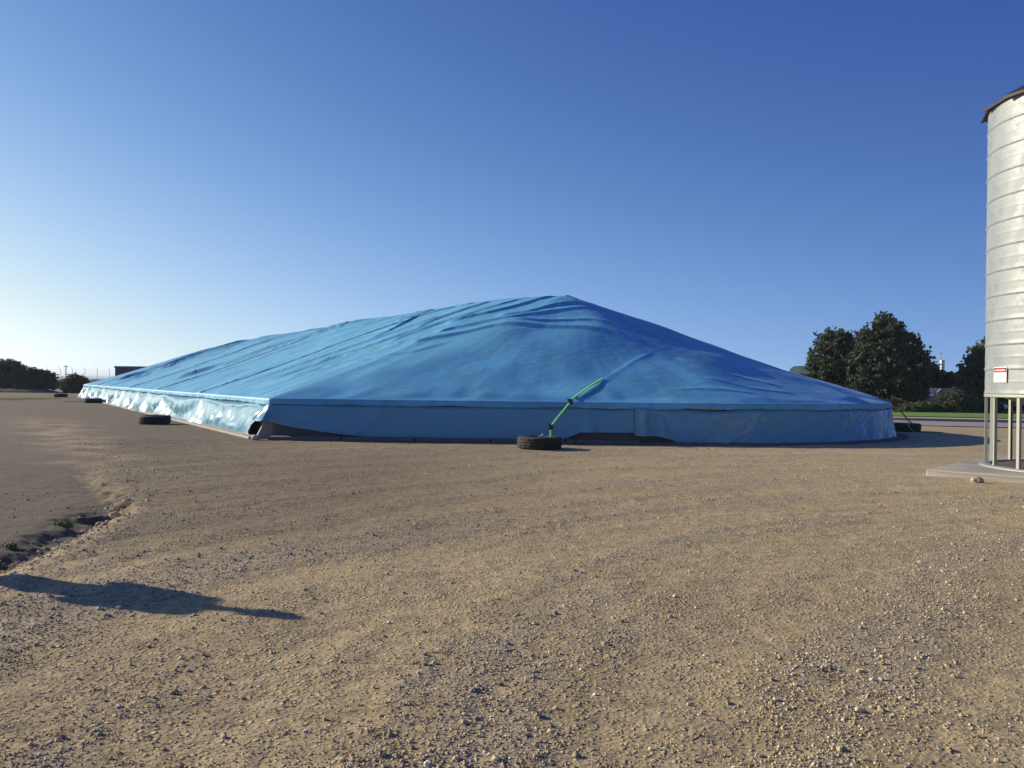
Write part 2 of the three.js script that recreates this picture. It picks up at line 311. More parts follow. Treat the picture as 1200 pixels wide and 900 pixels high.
for (const [s0, u0, s1, u1, amp, w] of [[-48, 0.05, -46, 0.97, 0.15, 0.8], [-44, 0.04, -41.5, 0.98, 0.2, 0.9], [-39.7, 0.04, -33, 0.99, 0.24, 0.9], [-38, 0.2, -31.6, 0.97, 0.14, 0.7], [-36, 0.05, -30, 0.97, 0.1, 0.6], [-30, 0.12, -25.4, 0.97, 0.08, 0.6], [-22.6, 0.06, -15.2, 0.99, 0.21, 0.8], [-21.0, 0.25, -13.8, 0.97, 0.12, 0.5], [-17.9, 0.06, -11.0, 0.93, 0.11, 0.5], [-13.5, 0.1, -8.6, 0.95, 0.05, 0.4], [-7.2, 0.06, -3.0, 0.8, 0.10, 0.4], [-5.0, 0.1, -1.5, 0.7, 0.07, 0.35], [-3.0, 0.1, 0.2, 0.55, 0.03, 0.3]]) { // creases running up the long slope
  const p = []; for (let k = 0; k <= 4; k++) { const f = k / 4, u = mix(u0, u1, f), b = coverBase(mix(s0, s1, f * f * 0.4 + f * 0.6) + 0.06 * n2(k * 1.7, s0), u); p.push([b[0], b[2]]); }
  folds.push([p, amp, w, 0.1, true]);
}
function foldLift(x, d) {
  let y = 0;
  for (let [p, amp, w, steep, long] of folds) {
    steep = long && p[0][0] < -15 ? 0.10 : 0.07; if (!long) { amp *= 0.8; w *= 0.7; }
    let best = 1e9, at = 0, sg = 1;
    for (let i = 0; i + 1 < p.length; i++) {
      const a = p[i], b = p[i + 1], ux = b[0] - a[0], ud = b[1] - a[1], t = clamp(((x - a[0]) * ux + (d - a[1]) * ud) / (ux * ux + ud * ud));
      const px = a[0] + ux * t, pd = a[1] + ud * t, q = Math.hypot(px - x, pd - d);
      if (q < best) { best = q; at = (i + t) / (p.length - 1); sg = ux * (d - pd) - ud * (x - px) > 0 ? 1 : -1; }
    }
    if (best > w * 3) continue;
    const end = smooth(0, 0.12, at) * smooth(1, 0.84, at) * (0.9 + 0.3 * n2(x * 0.25 + amp * 40, d * 0.25));
    const q = best / (w * (1 + 0.2 * n2(x * 0.3, d * 0.3 + 5)));
    y += amp * end * (sg > 0 ? Math.pow(Math.max(0, 1 - q / 1.15), 1.8) : Math.exp(-Math.pow(best / steep, 2)));
  }
  return y;
}
function coverAt(s, u) { // the cover as it lies, folds and slack included
  const b = coverBase(s, u); const edge = smooth(0, 0.05, u);
  let y = foldLift(b[0], b[2]) * (0.25 + 0.75 * edge);
  const L = 9.5 * u, side = 1 - smooth(-2, 3, s), k = Math.abs(s);
  const skew = s + 0.12 * L;                                                  // slack runs up the slope
  const far = 1 + 0.5 * clamp((k - 20) / 30) * side;
  y += edge * side * far * (0.014 * n2(skew * 0.7, L * 0.06) + 0.012 * (1 - Math.abs(n2(skew * 1.3 + 4, L * 0.05 + 2))) ** 4);
  y += edge * (1 - side) * (0.05 * n2(b[0] * 0.3, b[2] * 0.4 + 4) + 0.005 * (1 - Math.abs(n2(b[0] * 0.55 + b[2] * 0.5, b[2] * 1.9 - b[0] * 0.5))) ** 4 + 0.0015 * n2(b[0] * 1.6 - b[2] * 1.2, b[2] * 1.2));
  y += 0.008 * smooth(0.55, 1, u) * n3(b[0] * 1.4, b[2] * 1.4, 2) ;
  y += 0.02 * (1 - u) * smooth(0, 0.03, u) * smooth(0.12, 0.02, u) * n2(s * 0.8, 1);
  b[1] += y; return b;
}
const heap = thing('covered_heap', 'long heap under a creased blue tarpaulin with low walls all round', 'covered heap', [0, 0, 0]);
{
  // wall panels: upright stem, projecting foot, a rib at each end
  const panelGeo = (w, foot, ribs = true) => merge([box(w - 0.02, 1.02, 0.12, 0, 0.53, 0.10, 0.012), box(w - 0.02, foot, 0.74, 0, foot / 2, -0.19, 0.015), ...(ribs ? [-1] : []).map((k) => { const sh = new THREE.Shape([new THREE.Vector2(0, 0), new THREE.Vector2(0.34, 0), new THREE.Vector2(0.34, 0.03), new THREE.Vector2(0.04, 0.62), new THREE.Vector2(0, 0.62)]); const g = new THREE.ExtrudeGeometry(sh, { depth: 0.1, bevelEnabled: false }); g.rotateY(Math.PI / 2); g.translate(k * (w / 2 - 0.16) - 0.05, foot - 0.01, 0.05); return g; })]);
  const place = (s, g) => { const [x, d] = outlineAt(s), [ox, od] = outwardAt(s); const m = mesh('wall_panel', g, s > 0 && s < 27 ? M.concreteShaded : M.concrete, heap); m.position.copy(V(x, 0.0, d)); m.rotation.y = Math.atan2(-ox, od); return m; };
  const gl = panelGeo(2.4, 0.07), gf = panelGeo(2.0, 0.1, false);
  const gn = panelGeo(2.4, 0.07, false); for (let k = 0; k < 24; k++) place(-1.3 - k * 2.4, k ? gn : gl);
  for (let k = 0; k < 5; k++) place(1.1 + k * 2.02, gf);
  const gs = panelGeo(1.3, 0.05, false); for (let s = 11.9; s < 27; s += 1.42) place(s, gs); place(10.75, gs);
  for (let s = 28.5; s < S1 - 18; s += 2.45) place(s, gn);
  for (let s = S1 - 16.5; s < S1 - 1; s += 2.45) place(s, gn);
  // cover sheets, lapped along seams that run up the slope
  const stations = []; for (let s = S0; s < S1;) { stations.push(s); s += s < 25 ? 0.085 : 0.5; } stations.push(S1);
  const seams = [S0, -47.5, -38.6, -29.2, -19.4, -9.6, 27, 44, 66, S1];
  const seamS = (k, u) => { const s = seams[k]; if (k === 0 || k === seams.length - 1) return s; return s + (s < 0 ? 3.2 * u * u + 0.12 * n2(u * 6, k) : 0.8 * u); };
  
  for (let k = 0; k + 1 < seams.length; k++) {
    const width = seams[k + 1] - seams[k], step = seams[k] < 25 ? 0.088 : 0.5, n = Math.ceil((width + 0.35) / step), pos = [], uv = [], idx = [];
    const NU = seams[k] > -30 && seams[k] < 20 ? 200 : 80; const lap = k + 2 < seams.length ? 0.35 : 0;
    const rows = []; for (let a = 0; a < 7; a++) rows.push({ v: a }); for (let j = 0; j <= NU; j++) rows.push({ u: j / NU });
    for (let i = 0; i <= n; i++) for (const row of rows) {
      const u = row.u ?? 0, a = seamS(k, u), b = seamS(k + 1, u) + lap, f = i / n, s = Math.min(S1, mix(a, b, f));
      const lift = lap ? 0.006 + 0.055 * smooth(b - 0.9, b - 0.3, s) * (0.42 + 0.58 * smooth(b + 0.02, b - 0.12, s)) * (0.6 + 0.6 * Math.abs(n2(u * 14, k))) * smooth(-1, 0.06, u) : 0.006 + 0 * s;
      const under = k > 0 ? -0.012 * smooth(a + 0.5, a, s) : 0;
      if (row.u === undefined) {
        const [x, d] = outlineAt(s), [ox, od] = outwardAt(s), q = row.v, R = 0.062 + lift * 0.3, wob = 0.012 * n2(s * 2.2, 7);
        const th = q < 4 ? mix(-0.2, 1.25, q / 3) : 0; // q 0..2 hang below the pipe, 3..6 wrap over it
        const drop = q < 3 ? (3 - q) / 3 : 0, ang = q < 3 ? -0.15 : mix(-0.15, 1.35, (q - 3) / 3.6);
        const out = Math.cos(ang) * R + drop * wob, y = EAVE - 0.055 + Math.sin(ang) * R - drop * (0.10 + 0.025 * n2(s * 0.45, 3) + 0.012 * n2(s * 2.5, 9)) + under;
        pos.push(x + ox * out, y, -(d + od * out)); uv.push(s, -0.3 + q * 0.04);
      } else { const b2 = coverAt(s, u); pos.push(b2[0], b2[1] + lift + under, -b2[2]); uv.push(s, u * 9.5); }
    }
    const nr = rows.length; for (let i = 0; i < n; i++) for (let j = 0; j + 1 < nr; j++) { const o = i * nr + j; idx.push(o, o + nr, o + 1, o + 1, o + nr, o + nr + 1); }
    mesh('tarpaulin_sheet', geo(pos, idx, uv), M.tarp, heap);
  }
  // the pipe under the edge of the cover
  for (const [a, b] of [[S0 + 0.1, -0.15], [0.15, 27], [27, S1 - 0.2]]) { const p = []; for (let k = 0; k <= 60; k++) { const [x, d] = outlineAt(mix(a, b, k / 60)); p.push(V(x, EAVE - 0.055, d)); } mesh('eave_pipe', tube(p, 0.045, 8, 140), std(0.5, 0.5, 0.5, 0.5, 0.6), heap); }
  // skirts
  const r = rng(88), ties = [S0 + 0.2, -54.5, -50.5, -46.2, -42, -38.7, -34.4, -31.2, -28.3, -25.2, -21.4, -17.2, -8.9, -1.0, -0.05];
  for (let s = 3.2; s < 26; s += 2.6 + 1.4 * r()) ties.push(s); for (let s = 29; s < S1 + 3; s += 4) ties.push(s);
  const tieOut = ties.map((s) => s > -2 && s < 0 ? 0.3 : 0.6 + 0.5 * r()), tieW = ties.map(() => 0.9 + 0.9 * r());
  const hem = (s) => { // height of the hem above the ground
    let h = 0.02 + 0.012 * n2(s * 1.5, 3);
    if (s < 0) h = Math.max(h, s > -1.5 ? mix(0.06, 0.5, smooth(-1.2, -0.25, s)) : 0.05 + 0.02 * n2(s * 1.3, 3), s < -14 ? 0.1 * Math.max(0, n2(s * 0.5, 8)) : 0);
    else if (s < 2.8) h = mix(0.52, 0.085, Math.pow(s / 2.8, 0.6));
    else if (s < 7.7) h = 0.085 + 0.012 * n2(s, 1);
    else if (s < 10.1) h = mix(0.085, 0.30, smooth(8.0, 8.7, s));
    else if (s < 13) h = mix(0.22, 0.03, smooth(10.6, 11.5, s));
    else if (s > 20 && s < 27) h = 0.02 + 0.2 * smooth(20.5, 23.5, s);
    return h;
  };
  function skirtAt(s, v) {
    const sunny = s < 0.05 || s > 26; let i = 0; while (i + 2 < ties.length && ties[i + 1] < s) i++;
    const a = ties[i], b = ties[i + 1], w = b - a, q = clamp((s - a) / w), sag = Math.sin(Math.PI * q);
    const [x, d] = outlineAt(s), [ox, od] = outwardAt(s);
    const top = EAVE - 0.135 - (sunny ? 0.07 : 0.02 + 0.03 * n2(s * 0.5, 5) + 0.05 * smooth(8.8, 9.3, s) * smooth(10.1, 9.9, s) + 0.06 * smooth(10.45, 10.7, s) * smooth(14, 12, s)) * sag, y0 = hem(s), y = mix(top, y0, v);
    let out = -0.01 + 0.05 * smooth(0, 0.1, v) + 0.05 * v;
    if (sunny) {
      const far = clamp((-s - 6) / 10);
      const tent = (k, ds) => tieOut[k] * (0.36 + 0.1 * far) * Math.pow(v, 1.15) * Math.exp(-Math.pow(ds / ((0.10 + 0.55 * v * tieW[k])), 2));
      out += tent(i, s - a) + tent(i + 1, b - s);
      const arc = v + 0.62 * Math.pow(2 * q - 1, 2) * (0.7 + 0.3 * n2(i * 3.1, 1));
      out += sag * 0.13 * Math.sin(Math.PI * v) + sag ** 0.5 * ((w > 3.5 ? 0.045 : 0.028) * Math.sin(arc * 6.0 + i * 2.3 + 0.8 * n2(s * 0.6, i)) + 0.006 * Math.sin(arc * 15 + 2 * n2(s * 0.7, v + i))) * smooth(0, 0.2, v);
      out += 0.05 * v * n2(s * 1.2, v * 0.8) + 0.007 * n2(s * 3.2 + v * 2, v * 1.8) * smooth(0, 0.2, v) + (s > -14 ? 0.12 * Math.pow(v, 3) : 0.2 * Math.pow(v, 3) * (0.5 + n2(s * 0.7, 2)));
    } else {
      const c = s > 10.3 ? 1.6 : 0.8;
      out += 0.03 * v * n2(s * 0.9, v * 0.7 + 2) * c + 0.005 * c * n2(s * 1.6 + v * 0.8, v * 1.1) + 0.008 * c * (1 - Math.abs(n2(s * 1.3 + v * 1.8, v * 0.9 + 3))) ** 5;
      for (const k of [i, i + 1]) { const ds = s - ties[k]; out += c * 0.03 * (1 - v) * Math.exp(-Math.pow((Math.abs(ds) - 0.55 * v) / 0.12, 2)) * smooth(0, 0.12, v); }
      if (s > 8.5 && s < 9.3) out += 0.13 * v * Math.exp(-Math.pow((s - 8.85) / (0.04 + 0.12 * v), 2)) - 0.05 * v * Math.exp(-Math.pow((s - 9.1) / 0.09, 2));
      if (s > 10.4 && s < 13) out += 0.16 * v * Math.exp(-Math.pow((s - 10.8) / (0.08 + 0.2 * v), 2)) - 0.04 * v * Math.exp(-Math.pow((s - 11.2) / 0.15, 2));
      out += 0.10 * Math.exp(-Math.pow((s - 10.32) / 0.10, 2)) * smooth(0, 0.08, v);
      if (s > 10.6) out += 0.012 * (1 - Math.abs(n2(s * 0.45 - v * 0.8, v * 0.4 + 7))) ** 8 * c;
      if (s > 12) out += 0.10 * Math.pow(v, 2) * smooth(12, 15, s);
    }
    return [x + ox * out, y, d + od * out];
  }
  const cuts = [S0, -46, -34, -23, -12.2, 0.0, 10.2, 26.4, 46, 68, S1], NV = 34;
  for (let k = 0; k + 1 < cuts.length; k++) {
    const a = cuts[k] - (k ? 0.12 : 0), b = cuts[k + 1], step = a < -24 ? 0.1 : a < 26 ? 0.05 : 0.25, n = Math.ceil((b - a) / step), pos = [], uv = [], idx = [];
    for (let i = 0; i <= n; i++) for (let j = 0; j <= NV; j++) { const s = mix(a, b, i / n), p = skirtAt(s, j / NV), [ox, od] = outwardAt(s), e = k === 6 ? 0.07 * smooth(a + 0.45, a + 0.3, s) : k === 5 ? 0.02 * smooth(a + 0.3, a + 0.12, s) : 0.015 * smooth(a + 0.4, a, s); pos.push(p[0] + ox * e, p[1], -(p[2] + od * e)); uv.push(s, j / NV); }
    for (let i = 0; i < n; i++) for (let j = 0; j < NV; j++) { const o = i * (NV + 1) + j; idx.push(o, o + 1, o + NV + 1, o + 1, o + NV + 2, o + NV + 1); }
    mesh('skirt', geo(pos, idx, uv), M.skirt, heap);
  }
}
function coverPoint(x, d) { // height of the cover above a plan point near the front, by search
  let best = [1e9, 0, 0], S = 12, U = 0.25; const look = (s0, s1, ds, u0, u1, du) => { for (let s = s0; s < s1; s += ds) for (let u = Math.max(0, u0); u < u1; u += du) { const b = coverBase(s, u), q = Math.hypot(b[0] - x, b[2] - d); if (q < best[0]) best = [q, s, u]; } };
  look(-2, 26, 0.2, 0, 0.5, 0.02); for (const k of [1, 0.2, 0.04]) look(best[1] - 0.2 * k, best[1] + 0.2 * k, 0.04 * k, best[2] - 0.02 * k, best[2] + 0.02 * k, 0.004 * k);
  return coverAt(best[1], best[2])[1];
}

// ---------------------------------------------------------------- tyres, strap, silo
M.rubber = std(0.028, 0.027, 0.027, 0.85); M.rubber2 = std(0.036, 0.034, 0.033, 0.75);
M.webbing = std(0.28, 0.72, 0.16, 0.6); M.black = std(0.02, 0.02, 0.022, 0.5);
const T = {};
{
  const R = 0.56, Hh = 0.15, hole = 0.27, N = 176;
  const ring = (prof, groove) => { const pos = [], idx = [], uv = [], n = prof.length; for (let i = 0; i <= N; i++) { const a = i / N * 2 * Math.PI; prof.forEach(([r0, y], j) => { const r1 = groove ? r0 - groove(a, y, j) : r0; pos.push(Math.cos(a) * r1, y, Math.sin(a) * r1); uv.push(i / N * 4, j / n); }); } for (let i = 0; i < N; i++) for (let j = 0; j + 1 < n; j++) { const o = i * n + j; idx.push(o, o + 1, o + n, o + 1, o + n + 1, o + n); } return geo(pos, idx, uv); };
  const tp = []; for (let k = 0; k <= 26; k++) { const y = -0.118 + 0.236 * k / 26; tp.push([R - 0.018 * Math.pow(Math.abs(y) / 0.118, 3), y]); }
  T.tread = ring(tp, (a, y, j) => { const line = [5, 6, 12, 13, 14, 20, 21].includes(j); const lug = (a * 176 / (2 * Math.PI) + (j < 13 ? j * 0.35 : -j * 0.35) + 400) % 8 < 2; return line ? 0.016 : lug ? 0.011 : 0; });
  const side = (k) => { const p = [[R - 0.018, 0.118], [R - 0.04, 0.138], [R - 0.10, 0.152], [R - 0.16, 0.158], [R - 0.165, 0.152], [R - 0.175, 0.158], [R - 0.22, 0.150], [hole + 0.035, 0.128], [hole + 0.008, 0.112], [hole, 0.095]]; return ring(p.map(([r0, y]) => [r0, y * k])); };
  T.top = side(1); T.bottom = side(-1);
  T.liner = ring([[hole, 0.095], [hole + 0.1, 0.115], [R - 0.1, 0.1], [R - 0.06, 0], [R - 0.1, -0.1], [hole + 0.1, -0.115], [hole, -0.095]]);
  T.fill = (() => { const g = new THREE.CircleGeometry(0.42, 40, 0, Math.PI * 2); g.rotateX(-Math.PI / 2); return g; })();
}
function tyre(x, d, turn, label, tilt = 0) {
  const t = thing('tyre', label, 'tyre', [x, 0.155 + groundY(x, d), d], turn, 'tyres weighing down the cover'); t.rotation.z = tilt;
  mesh('tread', T.tread, M.rubber, t); mesh('sidewall', T.top, M.rubber2, t); mesh('sidewall', T.bottom, M.rubber2, t); mesh('liner', T.liner, M.rubber, t);
  return t;
}
const tyre0 = tyre(0.70, 20.15, 0.3, 'black tyre lying in front of the heap with a green strap tied to it');
{ // sand in the near tyre and a bit of steel on its rim
  const g = new THREE.CylinderGeometry(0.4, 0.4, 0.08, 40, 1), p = g.attributes.position; for (let i = 0; i < p.count; i++) if (p.getY(i) > 0) p.setY(i, 0.04 + 0.02 * n2(p.getX(i) * 6, p.getZ(i) * 6));
  g.translate(0, -0.11, 0); g.computeVertexNormals(); mesh('sand_fill', g, std(0.34, 0.28, 0.2, 1), tyre0);
  const b = merge([box(0.16, 0.015, 0.06, 0.02, 0.165, 0.12, 0.004), box(0.015, 0.05, 0.05, 0.02, 0.19, 0.12, 0.004), new THREE.CylinderGeometry(0.012, 0.012, 0.07, 8).translate(0.05, 0.2, 0.12)]); mesh('bracket', b, std(0.4, 0.38, 0.36, 0.5, 0.4), tyre0);
}
function moreTyre(x, d, turn, label, tilt = 0) { return tyre(x, d, turn, label, tilt); }
moreTyre(-12.95, 29.4, 1.1, 'largest looking black tyre beside the long sunlit skirt on the left', 0.02);
moreTyre(-28.1, 54.4, 0.4, 'black tyre close against the far part of the sunlit skirt');
moreTyre(-39.3, 70.6, 2.0, 'farthest black tyre, out beyond the far left corner of the heap');
const tyre4 = moreTyre(14.75, 30.4, 0.9, 'black tyre in shade past the right end of the heap');
function ribbon(points, w, th, side) { // strap along points, flat across the given direction
  const c = new THREE.CatmullRomCurve3(points, false, 'centripetal'), n = points.length * 10, pos = [], idx = [], uv = [];
  for (let i = 0; i <= n; i++) { const p = c.getPoint(i / n), t = c.getTangent(i / n), b = side.clone().sub(t.clone().multiplyScalar(side.dot(t))).normalize(), nn = t.clone().cross(b).normalize(); for (const [a, e] of [[-1, -1], [1, -1], [1, 1], [-1, 1]]) { const q = p.clone().addScaledVector(b, a * w / 2).addScaledVector(nn, e * th / 2); pos.push(q.x, q.y, q.z); uv.push(a, i / n); } }
  for (let i = 0; i < n; i++) for (let k = 0; k < 4; k++) { const o = i * 4 + k, p = i * 4 + (k + 1) % 4; idx.push(o, p, o + 4, p, p + 4, o + 4); }
  return geo(pos, idx, uv);
}
{
  const st = thing('ratchet_strap', 'bright green ratchet strap running from the near tyre up onto the cover', 'strap', [0.98, 0.33, 20.15]);
  const rel = (x, y, d) => V(x - 0.98, y - 0.33, d - 20.15), s = new THREE.Vector3(1, 0, 0.25);
  const sl = (x, d) => rel(x, coverPoint(x, d) + 0.035, d);
  mesh('webbing', ribbon([rel(0.93, 0.10, 19.98), rel(0.955, 0.25, 20.0), rel(0.965, 0.335, 20.05), rel(0.97, 0.45, 20.15), rel(0.975, 0.52, 20.22)], 0.046, 0.006, s), M.webbing, st);
  mesh('webbing', ribbon([rel(0.975, 0.55, 20.24), rel(1.16, 0.74, 20.8), rel(1.4, 0.96, 21.5), rel(1.6, 1.14, 22.14)], 0.046, 0.006, s), M.webbing, st);
  mesh('webbing', ribbon([rel(1.6, 1.14, 22.14), rel(1.63, 1.19, 22.28), sl(1.75, 22.5), sl(2.05, 22.9), sl(2.35, 23.25), sl(2.62, 23.55)], 0.046, 0.006, new THREE.Vector3(1, 0, 0.8)), M.webbing, st);
  for (const [x, y, d, k] of [[0.975, 0.53, 20.23, 1], [1.59, 1.13, 22.1, 1.15]]) { const g = merge([box(0.1, 0.035, 0.13, 0, 0, 0, 0.008), box(0.015, 0.07, 0.14, -0.05, 0.01, 0, 0.004), box(0.015, 0.07, 0.14, 0.05, 0.01, 0, 0.004), new THREE.CylinderGeometry(0.016, 0.016, 0.13, 8).rotateZ(Math.PI / 2).translate(0, 0.03, -0.05), box(0.09, 0.012, 0.1, 0, 0.045, 0.05, 0.004)]); g.rotateX(0.6); g.scale(k, k, k); const m = mesh('ratchet_buckle', g, M.black, st); m.position.copy(rel(x, y, d)); }
  // slack piece of cover pulled along by the strap
  const pos = [], idx = [], uv = [], n = 24; for (let i = 0; i <= n; i++) for (let j = 0; j <= 8; j++) { const f = i / n, g = j / 8, x = 1.72 + 0.9 * f + 0.2 * g * Math.sin(Math.PI * Math.min(1, f * 1.02)) ** 0.8, d = 22.45 + 1.05 * f - 0.12 * g; const p = rel(x, coverPoint(x, d) + 0.025 + 0.06 * Math.sin(Math.PI * g) * smooth(0, 0.6, f) * (1.05 - f), d); pos.push(p.x, p.y, p.z); uv.push(f, g); }
  for (let i = 0; i < n; i++) for (let j = 0; j < 8; j++) { const o = i * 9 + j; idx.push(o, o + 9, o + 1, o + 1, o + 9, o + 10); }
  mesh('cloth_flap', geo(pos, idx, uv), std(0.12, 0.44, 0.46, 0.6), st);
  const s2 = thing('tie_down_strap', 'dark strap with a slack green end between the right tyre and the heap', 'strap', [14.2, 0.02, 29.9]);
  const r2 = (x, y, d) => V(x - 14.2, y - 0.02, d - 29.9);
  mesh('rope', tube([r2(14.95, 0.34, 30.3), r2(14.75, 0.40, 30.1), r2(14.35, 0.66, 29.7), r2(14.1, 0.78, 29.5), r2(13.95, 0.74, 29.5)], 0.022, 6, 30), M.black, s2);
  mesh('webbing', ribbon([r2(14.55, 0.30, 29.75), r2(14.6, 0.12, 29.62), r2(14.75, 0.02, 29.5), r2(15.0, 0.015, 29.45), r2(15.4, 0.02, 29.5), r2(15.7, 0.015, 29.6)], 0.06, 0.008, new THREE.Vector3(0, 0.5, 1)), M.webbing, s2);
}
// silo on legs
M.galv = new THREE.MeshStandardMaterial({ color: new THREE.Color().setRGB(0.305, 0.34, 0.36), roughness: 0.66, metalness: 0.25, side: THREE.DoubleSide });
M.galvLeg = std(0.34, 0.36, 0.31, 0.6, 0.25);
{
  const a = tileNoise(31, 6), b = tileNoise(32, 48), c = tileNoise(33, 14);
  M.galv.map = dataTex(512, (p) => { for (let o = 0; o < 512 * 512; o++) { const x = (o % 512) / 512, y = (o / 512 | 0) / 512, v = 0.90 + 0.04 * a(x, y) + 0.03 * b(x, y) + 0.03 * c(x, y); p[o * 4] = 255 * clamp(v); p[o * 4 + 1] = 255 * clamp(v * 1.0); p[o * 4 + 2] = 255 * clamp(v * 0.985); p[o * 4 + 3] = 255; } }, true, 1);
  M.galv.roughnessMap = dataTex(512, (p) => { for (let o = 0; o < 512 * 512; o++) { const x = (o % 512) / 512, y = (o / 512 | 0) / 512, v = 0.7 + 0.3 * c(y, x) * a(x, y) + 0.1 * b(x, y); p[o * 4] = p[o * 4 + 1] = p[o * 4 + 2] = 255 * clamp(v); p[o * 4 + 3] = 255; } }, false, 1);
  const C = [10.78, 15.2], R = 1.65, Y0 = 1.5, Y1 = 7.05;
  const silo = thing('grain_silo', 'tall round galvanised silo standing on legs on a square slab', 'silo', [C[0], 0, C[1]]);
  const bands = 12, bh = (Y1 - Y0) / bands;
  const prof = []; for (let k = 0; k <= 20; k++) { const y = bh * k / 20; let r = R; const q = (y - 0.03) / 0.035; r += 0.016 * Math.exp(-q * q); r -= 0.012 * Math.exp(-Math.pow((y - 0.0) / 0.014, 2)); r += 0.010 * Math.exp(-Math.pow((y - bh * 0.55) / 0.012, 2)) * 0.45; r += 0.004 * Math.sin(Math.PI * y / bh) ; if (k === 0) r += 0.006; prof.push(new THREE.Vector2(r, y)); }
  const lathe = new THREE.LatheGeometry(prof, 128);
  { const uv = lathe.attributes.uv; for (let i = 0; i < uv.count; i++) uv.setXY(i, uv.getX(i) * 10.4, uv.getY(i) * 0.5); }
  for (let k = 0; k < bands; k++) { const m = mesh('wall_band', lathe, M.galv, silo); m.position.y = Y0 + bh * k; m.rotation.y = k * 0.71; }
  // bolts along the band joints
  const bolts = []; for (let k = 1; k < bands; k++) for (let i = 0; i < 72; i++) { const a2 = (i + 0.5 * (k % 2)) / 72 * 2 * Math.PI; bolts.push([Math.cos(a2) * (R + 0.015), Y0 + bh * k + 0.03, Math.sin(a2) * (R + 0.026)]); }
  const bg = new THREE.SphereGeometry(0.007, 6, 4); const bm = mesh('bolt', mergeGeometries(bolts.map(([x, y, z]) => bg.clone().translate(x, y, z))), M.galvLeg, silo); bm.userData.kind = 'stuff';
  mesh('rim', new THREE.LatheGeometry([[R - 0.03, 0], [R + 0.012, 0], [R + 0.016, 0.01], [R + 0.016, 0.05], [R + 0.004, 0.055], [R - 0.03, 0.055]].map(([x, y]) => new THREE.Vector2(x, y)), 96).translate(0, Y0 - 0.045, 0), M.galvLeg, silo);
  // conical hopper floor
  mesh('hopper', new THREE.LatheGeometry([[R - 0.02, Y0 + 0.05], [0.35, Y0 - 0.42], [0.2, Y0 - 0.46], [0.2, Y0 - 0.6], [0.01, Y0 - 0.6]].map(([x, y]) => new THREE.Vector2(x, y)), 64), std(0.22, 0.21, 0.2, 0.6, 0.4), silo);
  const roofMat = std(0.03, 0.02, 0.022, 0.6, 0.15), NR = 15, dirC = Math.atan2(C[1], C[0]);
  for (let k = 0; k < NR; k++) { // roof sheets, each lapped over the next
    const a0 = k / NR * 2 * Math.PI, a1 = (k + 1.06) / NR * 2 * Math.PI, y = Y1 + 0.02, P = (a, r0, h) => [Math.cos(a) * r0, y + h, Math.sin(a) * r0];
    const pos = [], idx = [], quad = (A, B, D, E) => { const o = pos.length / 3; pos.push(...A, ...B, ...D, ...E); idx.push(o, o + 1, o + 2, o, o + 2, o + 3); };
    const lo0 = 0, lo1 = 0.03, R0 = R + 0.07, R1 = R + 0.15, h = (r0) => (R - r0) * 0.55;
    quad(P(a0, R0, h(R0) + lo0), P(a1, R1, h(R1) + lo1), P(a1, 0.2, h(0.2) + lo1), P(a0, 0.2, h(0.2) + lo0));
    quad(P(a0, R0, h(R0) + lo0 - 0.04), P(a1, R1, h(R1) + lo1 - 0.06), P(a1, R1, h(R1) + lo1), P(a0, R0, h(R0) + lo0));
    quad(P(a1, R1, h(R1) + lo1 - 0.06), P(a1, R - 0.01, h(R) + lo1 - 0.05), P(a1, R - 0.01, h(R) + lo1), P(a1, R1, h(R1) + lo1));
    quad(P(a0, R0 + 0.0, h(R0) + lo0 - 0.04), P(a0, R - 0.05, h(R) - 0.05), P(a1, R - 0.05, h(R) - 0.05), P(a1, R1, h(R1) + lo1 - 0.06));
    const m = mesh('roof_sheet', geo(pos, idx), roofMat, silo); m.rotation.y = 0.38;
  }
  mesh('roof_cap', new THREE.CylinderGeometry(0.3, 0.36, 0.25, 32).translate(0, Y1 + 0.9, 0), roofMat, silo);
  // legs: channel posts on a foot ring
  const cx = C[0] / Math.hypot(...C), cd = C[1] / Math.hypot(...C);
  const post = merge([box(0.062, Y0 - 0.18, 0.01, 0, 0, 0.025, 0.004), box(0.01, Y0 - 0.18, 0.05, -0.026, 0, 0, 0.004), box(0.01, Y0 - 0.18, 0.05, 0.026, 0, 0, 0.004), box(0.15, 0.012, 0.14, 0, -(Y0 - 0.18) / 2 + 0.006, 0, 0.004)]);
  for (let k = 0; k < 16; k++) { const ph = (60.5 + 22.5 * k) * Math.PI / 180, ux = -Math.cos(ph) * cx - Math.sin(ph) * cd, ud = -Math.cos(ph) * cd + Math.sin(ph) * cx; const m = mesh('leg', post, M.galvLeg, silo); m.position.set(ux * (R - 0.03), 0.16 + (Y0 - 0.18) / 2 - 0.015, -ud * (R - 0.03)); m.rotation.y = Math.atan2(ux, -ud); }
  mesh('foot_ring', new THREE.LatheGeometry([[R - 0.1, 0.125], [R - 0.1, 0.165], [R + 0.08, 0.165], [R + 0.08, 0.125]].map(([x, y]) => new THREE.Vector2(x, y)), 96), M.galvLeg, silo);
  mesh('floor', new THREE.CylinderGeometry(R - 0.11, R - 0.11, 0.012, 64).translate(0, 0.136, 0), std(0.16, 0.11, 0.07, 0.95), silo);
  // warning sign
  const cv = document.createElement('canvas'); cv.width = 256; cv.height = 352; const g = cv.getContext('2d');
  g.fillStyle = '#f1f0ea'; g.fillRect(0, 0, 256, 352); g.fillStyle = '#1a1a1a'; g.fillRect(6, 16, 244, 110); g.fillStyle = '#c8202a'; g.beginPath(); g.ellipse(128, 71, 116, 48, 0, 0, Math.PI * 2); g.fill();
  g.fillStyle = '#ffffff'; g.font = 'bold 48px sans-serif'; g.textAlign = 'center'; g.textBaseline = 'middle'; g.fillText('DANGER', 128, 73);
